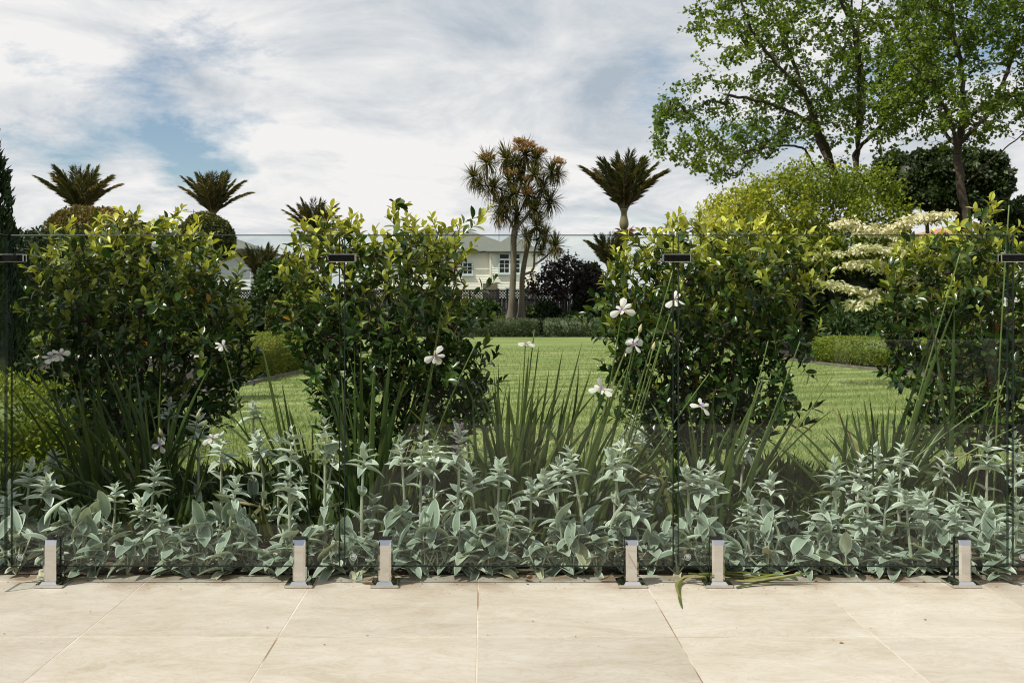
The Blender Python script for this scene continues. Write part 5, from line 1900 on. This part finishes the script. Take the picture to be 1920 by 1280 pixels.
big_tree('broadleaf_tree', 'leafy branches hanging in from beyond the right edge of the photo',
         [[(2075, 640, 0), (2060, 400, 0), (2040, 150, 0), (2010, 60, 0)], [(2010, 60, 0), (1940, 30, -.4), (1880, 5, -.6), (1820, -12, -.6)], [(2035, 150, 0), (1990, 250, -.6), (1945, 320, -.8), (1915, 350, -.9)]],
         [(1815, -30), (1860, 20), (1905, 70), (1960, 60), (1960, 300), (1905, 290), (1895, 345), (1930, 385), (2000, 390), (2030, -60)],
         24, .9, 150, 93, leaf=.10, per=5, gaps=.3, minz=3.0, mind=.14)

big_tree('golden_tree', 'bushy golden green tree below the large broadleaf tree',
         [[(1500, 650, 0), (1500, 540, 0), (1500, 450, 0)], [(1500, 500, 0), (1420, 420, -.5), (1370, 390, -.6)], [(1500, 480, 0), (1560, 400, .3), (1620, 360, .3)], [(1500, 450, 0), (1490, 380, .2), (1480, 330, 0)], [(1500, 480, 0), (1450, 400, .8)], [(1500, 480, 0), (1590, 430, -.8), (1660, 400, -.8)]],
         [(1310, 400), (1345, 365), (1390, 345), (1430, 340), (1480, 312), (1520, 318), (1560, 330), (1600, 312), (1650, 318), (1672, 350), (1690, 410), (1680, 480), (1560, 500), (1400, 500), (1310, 470)],
         22, 1.5, 800, 94, leaf=.085, per=17, gaps=.12, mat='gold_leaf', T=LEAF_FAR, sig=.11, mind=.1, step=.12, r0=.005, lastfrac=.9, up=.05, wob=.02)
blob_plant('round_tree', 1700, 282, 75, 350, 37, M['dark_leaf'], 'dark evergreen tree behind the golden tree, left of the forked trunk', 'tree', 14000, .15, seed=99, amp=.2, inner=.4)
blob_plant('round_tree', 1800, 270, 88, 350, 36, M['dark_leaf'], 'dark rounded evergreen tree behind the forked trunk at right', 'tree', 20000, .17, seed=95, amp=.16, inner=.35)
blob_plant('round_tree', 1895, 372, 60, 430, 33, M['dark_leaf'], 'low dark evergreen at the right edge under the hanging branches', 'tree', 8000, .15, seed=96, amp=.18)

big_tree('purple_maple', 'small purple leaved maple in front of the lattice fence', [[(1057, 606, 0), (1056, 570, 0), (1055, 545, 0)], [(1055, 550, 0), (1040, 525, -.2), (1020, 510, -.3)], [(1055, 548, 0), (1075, 515, .2), (1080, 500, .2)], [(1055, 545, 0), (1095, 525, .3), (1110, 515, .3)]],
         [(985, 525), (1005, 508), (1030, 495), (1062, 478), (1080, 480), (1092, 498), (1112, 500), (1128, 520), (1130, 560), (1105, 565), (1080, 550), (1040, 560), (1000, 550)], 33, .9, 150, 97, leaf=.10, per=9, mat='maple', sig=.09, mind=.1, step=.12, r0=.006, cat='maple')


def cornus():
    rng = np.random.default_rng(98)
    Y = 12.0
    b = P(1745, 640, Y)
    o = thing('wedding_cake_tree', (b[0], Y, 0), 'cream variegated tree with flat layered branches, behind the rightmost glossy shrub', 'tree')
    off = np.array([b[0], Y, 0])
    q = lambda x, y, dy=0.0: P(x, y, Y) + np.array([0, dy, 0]) - off
    wood, cr = MB(), MB()
    wood.tube(resample(np.array([q(1745, 728), q(1748, 600), q(1742, 500), q(1738, 415)]), .1), np.linspace(.07, .02, len(resample(np.array([q(1745, 728), q(1748, 600), q(1742, 500), q(1738, 415)]), .1))), 8)
    tiers = [  # polyline in pixels of each flat layer: inner end to tip, half thickness px, half depth m
        ([(1742, 440), (1690, 432), (1650, 428), (1615, 412), (1582, 414)], 11, .45, 340), ([(1742, 415), (1760, 404), (1740, 402), (1700, 418), (1660, 430)], 12, .4, 330), ([(1745, 462), (1720, 455), (1700, 452), (1680, 462)], 12, .5, 200),
        ([(1745, 478), (1690, 472), (1640, 466), (1610, 460), (1583, 466)], 9, .45, 300), ([(1640, 470), (1590, 468), (1560, 470), (1540, 474)], 6, .3, 110), ([(1740, 515), (1690, 506), (1650, 494), (1620, 490), (1586, 494)], 10, .5, 360),
        ([(1745, 570), (1690, 556), (1640, 545), (1590, 535), (1545, 528), (1495, 530)], 10, .5, 560), ([(1700, 560), (1660, 555), (1620, 560), (1600, 572)], 11, .4, 200), ([(1760, 545), (1720, 540), (1690, 530)], 18, .4, 220)]
    for k, (ln, th, dep, n) in enumerate(tiers):
        dy = rng.uniform(-.3, .3)
        pts = resample(np.array([q(x, y + 4, dy) for x, y in ln]), .05)
        wood.tube(pts, np.linspace(.014, .003, len(pts)), 5)
        tw = []
        for i in range(3, len(pts) - 1, 3):
            for sgn in (-1, 1):
                e = pts[i] + np.array([rng.normal(scale=.08) - .06, sgn * dep * rng.uniform(.4, 1) * (1 - .5 * i / len(pts)), rng.normal(scale=.02)])
                wood.tube(np.array([pts[i], (pts[i] + e) / 2 + np.array([0, 0, .02]), e]), np.array([.005, .004, .002]), 4)
                tw += [pts[i] * (1 - t) + e * t for t in (.15, .35, .55, .75, .95)]
        tw = np.array(tw + list(pts))
        n = int(n * 2.3)
        idx = rng.integers(0, len(tw), n)
        pos = tw[idx] + rng.normal(scale=1, size=(n, 3)) * np.array([.05, .06, th * Y / F * .26]) + np.array([0, 0, th * Y / F * .15])
        a = rng.uniform(0, 6.28, n)
        d = nrm(np.stack([np.cos(a), np.sin(a), rng.normal(-.5, .35, n)], 1))
        cr.scatter(LEAF_FAR, pos, frames(d, nrm(np.array([0, 0, 1.0]) + rng.normal(scale=.3, size=(n, 3)))), rng.uniform(.045, .075, n) * np.array([1.0]), rnd=np.clip(rng.normal(.6, .25, n), 0, 1))
    wood.build('branches', M['bark'], o)
    cr.build('crown', M['cornus'], o)


cornus()


# ------------------------------------------------------------------ lattice fence, houses
def lattice_fence():
    Y = 36.0
    zt, zl = 1.50, 1.21
    x0, x1 = -11.5, 12.5
    o = thing('lattice_fence', (0, Y, 0), 'black timber fence with a lattice top in front of the cream house', 'fence')
    mb = MB()
    x = x0
    while x < x1:
        mb.box((x, -.012, -.1), (x + .142, .012, zl - .02))
        x += .15
    mb.build('board_panel', M['fence'], o, smooth=False)
    mb = MB()
    h = zt - zl
    w = .027
    x = x0
    while x < x1:
        for s, y0 in ((1, -.012), (-1, .004)):
            a, b = (x, x + h * s)
            if b < x0 or b > x1:
                continue
            V = [[a - w, y0, zl], [a + w, y0, zl], [b + w, y0, zt], [b - w, y0, zt]]
            V += [[p[0], p[1] + .008, p[2]] for p in V]
            mb.add(V, [[0, 1, 2, 3], [4, 7, 6, 5], [0, 4, 5, 1], [1, 5, 6, 2], [2, 6, 7, 3], [3, 7, 4, 0]])
        x += .105
    mb.build('lattice_panel', M['fence'], o, smooth=False)
    for z0, z1 in ((zl - .02, zl + .03), (zt, zt + .045)):
        mb = MB()
        mb.box((x0, -.035, z0), (x1, .035, z1))
        mb.build('rail', M['fence'], o, smooth=False)
    x = x0
    while x <= x1:
        mb = MB()
        mb.box((x - .05, -.1, -.1), (x + .05, -.036, zt + .08))
        mb.build('post', M['fence'], o, smooth=False)
        x += 2.4


lattice_fence()


def clapboard(mb, x0, x1, y, z0, z1, face=-1, lap=.19, along='x'):
    """lapped weatherboards: each board leans out at its foot"""
    z = z0
    while z < z1 - 1e-3:
        zt = min(z + lap, z1)
        if along == 'x':
            V = [[x0, y + face * .025, z], [x1, y + face * .025, z], [x1, y, zt], [x0, y, zt], [x0, y, z], [x1, y, z]]
        else:
            V = [[y + face * .025, x0, z], [y + face * .025, x1, z], [y, x1, zt], [y, x0, zt], [y, x0, z], [y, x1, z]]
        mb.add(V, [[0, 1, 2, 3], [4, 5, 1, 0]])
        z = zt


def hip_roof(mb, x0, x1, y0, y1, z, ridge_z, over=.5, rx=None):
    a, b, c, d = [x0 - over, y0 - over, z], [x1 + over, y0 - over, z], [x1 + over, y1 + over, z], [x0 - over, y1 + over, z]
    ym = (y0 + y1) / 2
    i = min((y1 - y0) / 2 + over, (x1 - x0) / 2 + over - .05)
    r0, r1 = [x0 - over + i, ym, ridge_z], [x1 + over - i, ym, ridge_z]
    mb.add([a, b, c, d, r0, r1], [[0, 1, 5, 4], [2, 3, 4, 5]], [[1, 2, 5], [3, 0, 4]])
    mb.add([[*p[:2], p[2] - .02] for p in (a, b, c, d)], [[0, 3, 2, 1]])


def window(o, x0, x1, z0, z1, y, nx, trans=True, off=(0, 0, 0)):
    w = MB()
    f = .11
    y = y - .065
    yo = y - .07
    w.box((x0 - f, yo, z0 - f), (x0, y + .02, z1 + f))
    w.box((x1, yo, z0 - f), (x1 + f, y + .02, z1 + f))
    w.box((x0, yo, z1), (x1, y + .02, z1 + f))
    w.box((x0, yo, z0 - f), (x1, y + .02, z0))
    win = w.build('window', M['pale_blue'], o, smooth=False)
    p = MB()
    p.add([[x0, y - .012, z0], [x1, y - .012, z0], [x1, y - .012, z1], [x0, y - .012, z1]], [[0, 1, 2, 3]])
    p.build('pane', M['pane'], win, smooth=False)
    s = MB()
    zt = z0 + (z1 - z0) * .72 if trans else z1
    for i in range(1, nx):
        x = x0 + (x1 - x0) * i / nx
        s.box((x - .055, y - .055, z0), (x + .055, y - .013, z1))
    if trans:
        s.box((x0, y - .057, zt - .06), (x1, y - .0135, zt + .06))
    for i in range(nx):
        a, b = x0 + (x1 - x0) * i / nx, x0 + (x1 - x0) * (i + 1) / nx
        s.box(((a + b) / 2 - .02, y - .04, z0), ((a + b) / 2 + .018, y - .0133, zt))
        for k in (1, 2):
            z = z0 + (zt - z0) * k / 3
            s.box((a, y - .038, z - .018), (b, y - .0131, z + .018))
    s.build('sash', M['white_paint'], win, smooth=False)
    s = MB()
    s.box((x0 - .2, y - .14, z0 - f - .07), (x1 + .2, y + .02, z0 - f))
    s.build('sill', M['pale_blue'], win, smooth=False)


def cream_house():
    Y = 75.0
    X = lambda px, d=0: (px - VX) * (Y + d) / F
    Zy = lambda py, d=0: CZ - (py - HY) * (Y + d) / F
    o = thing('house', (X(940), Y, -1.2), 'two storey cream weatherboard house with a grey green hipped roof behind the lattice fence', 'house')
    off = np.array([X(940), Y, -1.2])
    ox, oz = off[0], 1.2
    eave = Zy(472) + oz
    xl, xr = X(919) - ox, X(1007) - ox
    wall = MB()
    clapboard(wall, xl, xr, 0.0, 0.0, eave, -1)
    clapboard(wall, 0.0, 6.0, xr, 0.0, eave, 1, along='y')
    clapboard(wall, 0.0, 1.6, xl, 0.0, eave, -1, along='y')
    ml = X(690) - ox
    clapboard(wall, ml, xl, 1.6, 0.0, eave + .05, -1)
    wall.build('wall', M['cream_paint'], o, smooth=False)
    t = MB()
    t.box((xl - .05, -.045, 0), (xl + .09, .06, eave))
    t.box((xr - .09, -.045, 0), (xr + .05, .06, eave))
    t.build('corner_trim', M['cream_paint'], o, smooth=False)
    r = MB()
    hip_roof(r, xl, xr, 0, 7.0, eave + .02, Zy(440, 3.5) + oz, .34)
    hip_roof(r, ml, xr - 1.2, 1.6, 9.5, eave + .12, Zy(432, 5) + oz, .5)
    rf = r.build('roof', M['roof'], o, smooth=False)
    g = MB()
    g.box((xl - .36, -.42, eave - .11), (xr + .42, -.31, eave + .0))
    g.box((xr + .31, -.31, eave - .11), (xr + .42, 7.3, eave + .0))
    g.box((ml, .98, eave - .05), (xl - .6, 1.08, eave + .08))
    g.build('gutter', M['gutter'], rf, smooth=False)
    s = MB()
    s.box((xl - .3, -.3, eave - .015), (xr + .3, 1.5, eave - .002))
    s.build('soffit', M['cream_paint'], rf, smooth=False)
    window(o, X(937) - ox, X(974) - ox, Zy(511) + oz, Zy(477) + oz, 0.0, 2)
    window(o, X(868) - ox, X(884) - ox, Zy(512) + oz, Zy(492) + oz, 1.6, 1, False)
    window(o, X(949) - ox, X(959) - ox, Zy(575) + oz, Zy(541) + oz, 0.0, 1, False)
    window(o, X(984) - ox, X(1000) - ox, Zy(575) + oz, Zy(541) + oz, 0.0, 2, False)
    d = MB()
    d.box((X(905) - ox, -.08, 0), (X(932) - ox, .02, Zy(531) + oz))
    d.build('porch_opening', M['brown_room'], o, smooth=False)
    p = MB()
    p.box((X(980) - ox, -2.6, Zy(541) + oz), (X(1052) - ox, -.1, Zy(537) + oz))
    p.build('porch_roof', M['cream_paint'], o, smooth=False)
    a = MB()
    a.tube(np.array([[X(937) - ox, 3.6, eave], [X(937) - ox, 3.6, Zy(420, 3) + oz]]), .02, 6)
    a.tube(np.array([[X(935) - ox, 3.6, Zy(424, 3) + oz], [X(939) - ox, 3.6, Zy(424, 3) + oz]]), .015, 4)
    a.build('aerial', M['metal_grey'], o, smooth=False)


cream_house()


def white_house():
    Y = 48.0
    X = lambda px: (px - VX) * Y / F
    Zy = lambda py: CZ - (py - HY) * Y / F
    ox = X(400)
    o = thing('house', (ox, Y, -.5), 'white weatherboard house half hidden between the two left shrubs', 'house')
    w = MB()
    xl, xr, e = X(270) - ox, X(469) - ox, Zy(468) + .5
    clapboard(w, xl, xr, 0, 0, e, -1, .2)
    clapboard(w, 0, 7, xr, 0, e, 1, .2, along='y')
    w.build('wall', M['white_paint'], o, smooth=False)
    r = MB()
    hip_roof(r, xl, xr, 0, 6, e + .02, Zy(425) + .5, .4)
    rf = r.build('roof', M['roof'], o, smooth=False)
    g = MB()
    g.box((xl - .4, -.5, e - .14), (xr + .45, -.38, e + .01))
    g.build('gutter', M['gutter'], rf, smooth=False)
    a = MB()
    x = X(329) - ox
    a.tube(np.array([[x, 3, e], [x, 3, Zy(382) + .5]]), .025, 6)
    a.tube(np.array([[x - .55, 3, Zy(386) + .52], [x + .55, 3, Zy(389) + .52]]), .015, 5)
    for k in range(6):
        xx = x - .5 + k * .2
        a.tube(np.array([[xx, 2.75, Zy(387) + .52 - (xx - x) * .1], [xx, 3.25, Zy(387) + .52 - (xx - x) * .1]]), .01, 4)
    a.build('aerial', M['metal_grey'], o, smooth=False)


white_house()


def red_roof_house():
    Y = 44.0
    X = lambda px: (px - VX) * Y / F
    Zy = lambda py: CZ - (py - HY) * Y / F
    ox = X(1810)
    o = thing('house', (ox, Y, -.5), 'house with a red tiled roof barely showing above the rightmost shrub', 'house')
    w = MB()
    xl, xr, e = X(1725) - ox, X(1925) - ox, Zy(446) + .5
    w.box((xl, 0, 0), (xr, 6, e - .02))
    w.build('wall', M['cream_paint'], o, smooth=False)
    r = MB()
    hip_roof(r, xl, xr, 0, 6, e, Zy(418) + .5, .3)
    r.build('roof', M['roof_red'], o, smooth=False)


red_roof_house()


# ------------------------------------------------------------------ behind the camera: what the glass reflects
def added_pool_house():  # unseen building, added to keep bright sky out of the glass reflections
    o = thing('added_pool_house', (1.0, -7.5, 0), 'dark clad pool house added behind the camera to darken the glass reflections', 'pool house')
    w = MB()
    w.box((-9, -.2, -.05), (9, 0, 3.2))
    w.build('wall', M['dark_clad'], o, smooth=False)
    r = MB()
    r.box((-9.6, -5, 3.2), (9.6, 1.4, 3.42))
    r.build('roof', M['gutter'], o, smooth=False)
    for x in (-6, -2, 2, 6):
        d = MB()
        d.box((x - 1.5, .002, .02), (x + 1.5, .03, 2.4))
        d.build('sliding_door', M['pane'], o, smooth=False)


added_pool_house()


def bench(x, y, w, label):
    o = thing('bench', (x, y, -.02), label, 'bench', 'pale benches behind the camera')
    t = MB()
    t.box((-w / 2, -.25, .5), (w / 2, .25, .6), bev=.01)
    t.build('seat', M['pale_stone'], o, smooth=False)
    for s in (-1, 1):
        t = MB()
        t.box((s * w / 2 - (.3 if s > 0 else 0), -.24, 0), (s * w / 2 + (.3 if s < 0 else 0), .24, .499))
        t.build('leg', M['pale_stone'], o, smooth=False)


bench(5.0, -4.6, 1.55, 'pale stone bench mirrored in the rightmost full glass panel')
bench(6.6, -4.9, 1.0, 'short pale stone bench mirrored at the right edge of the glass')
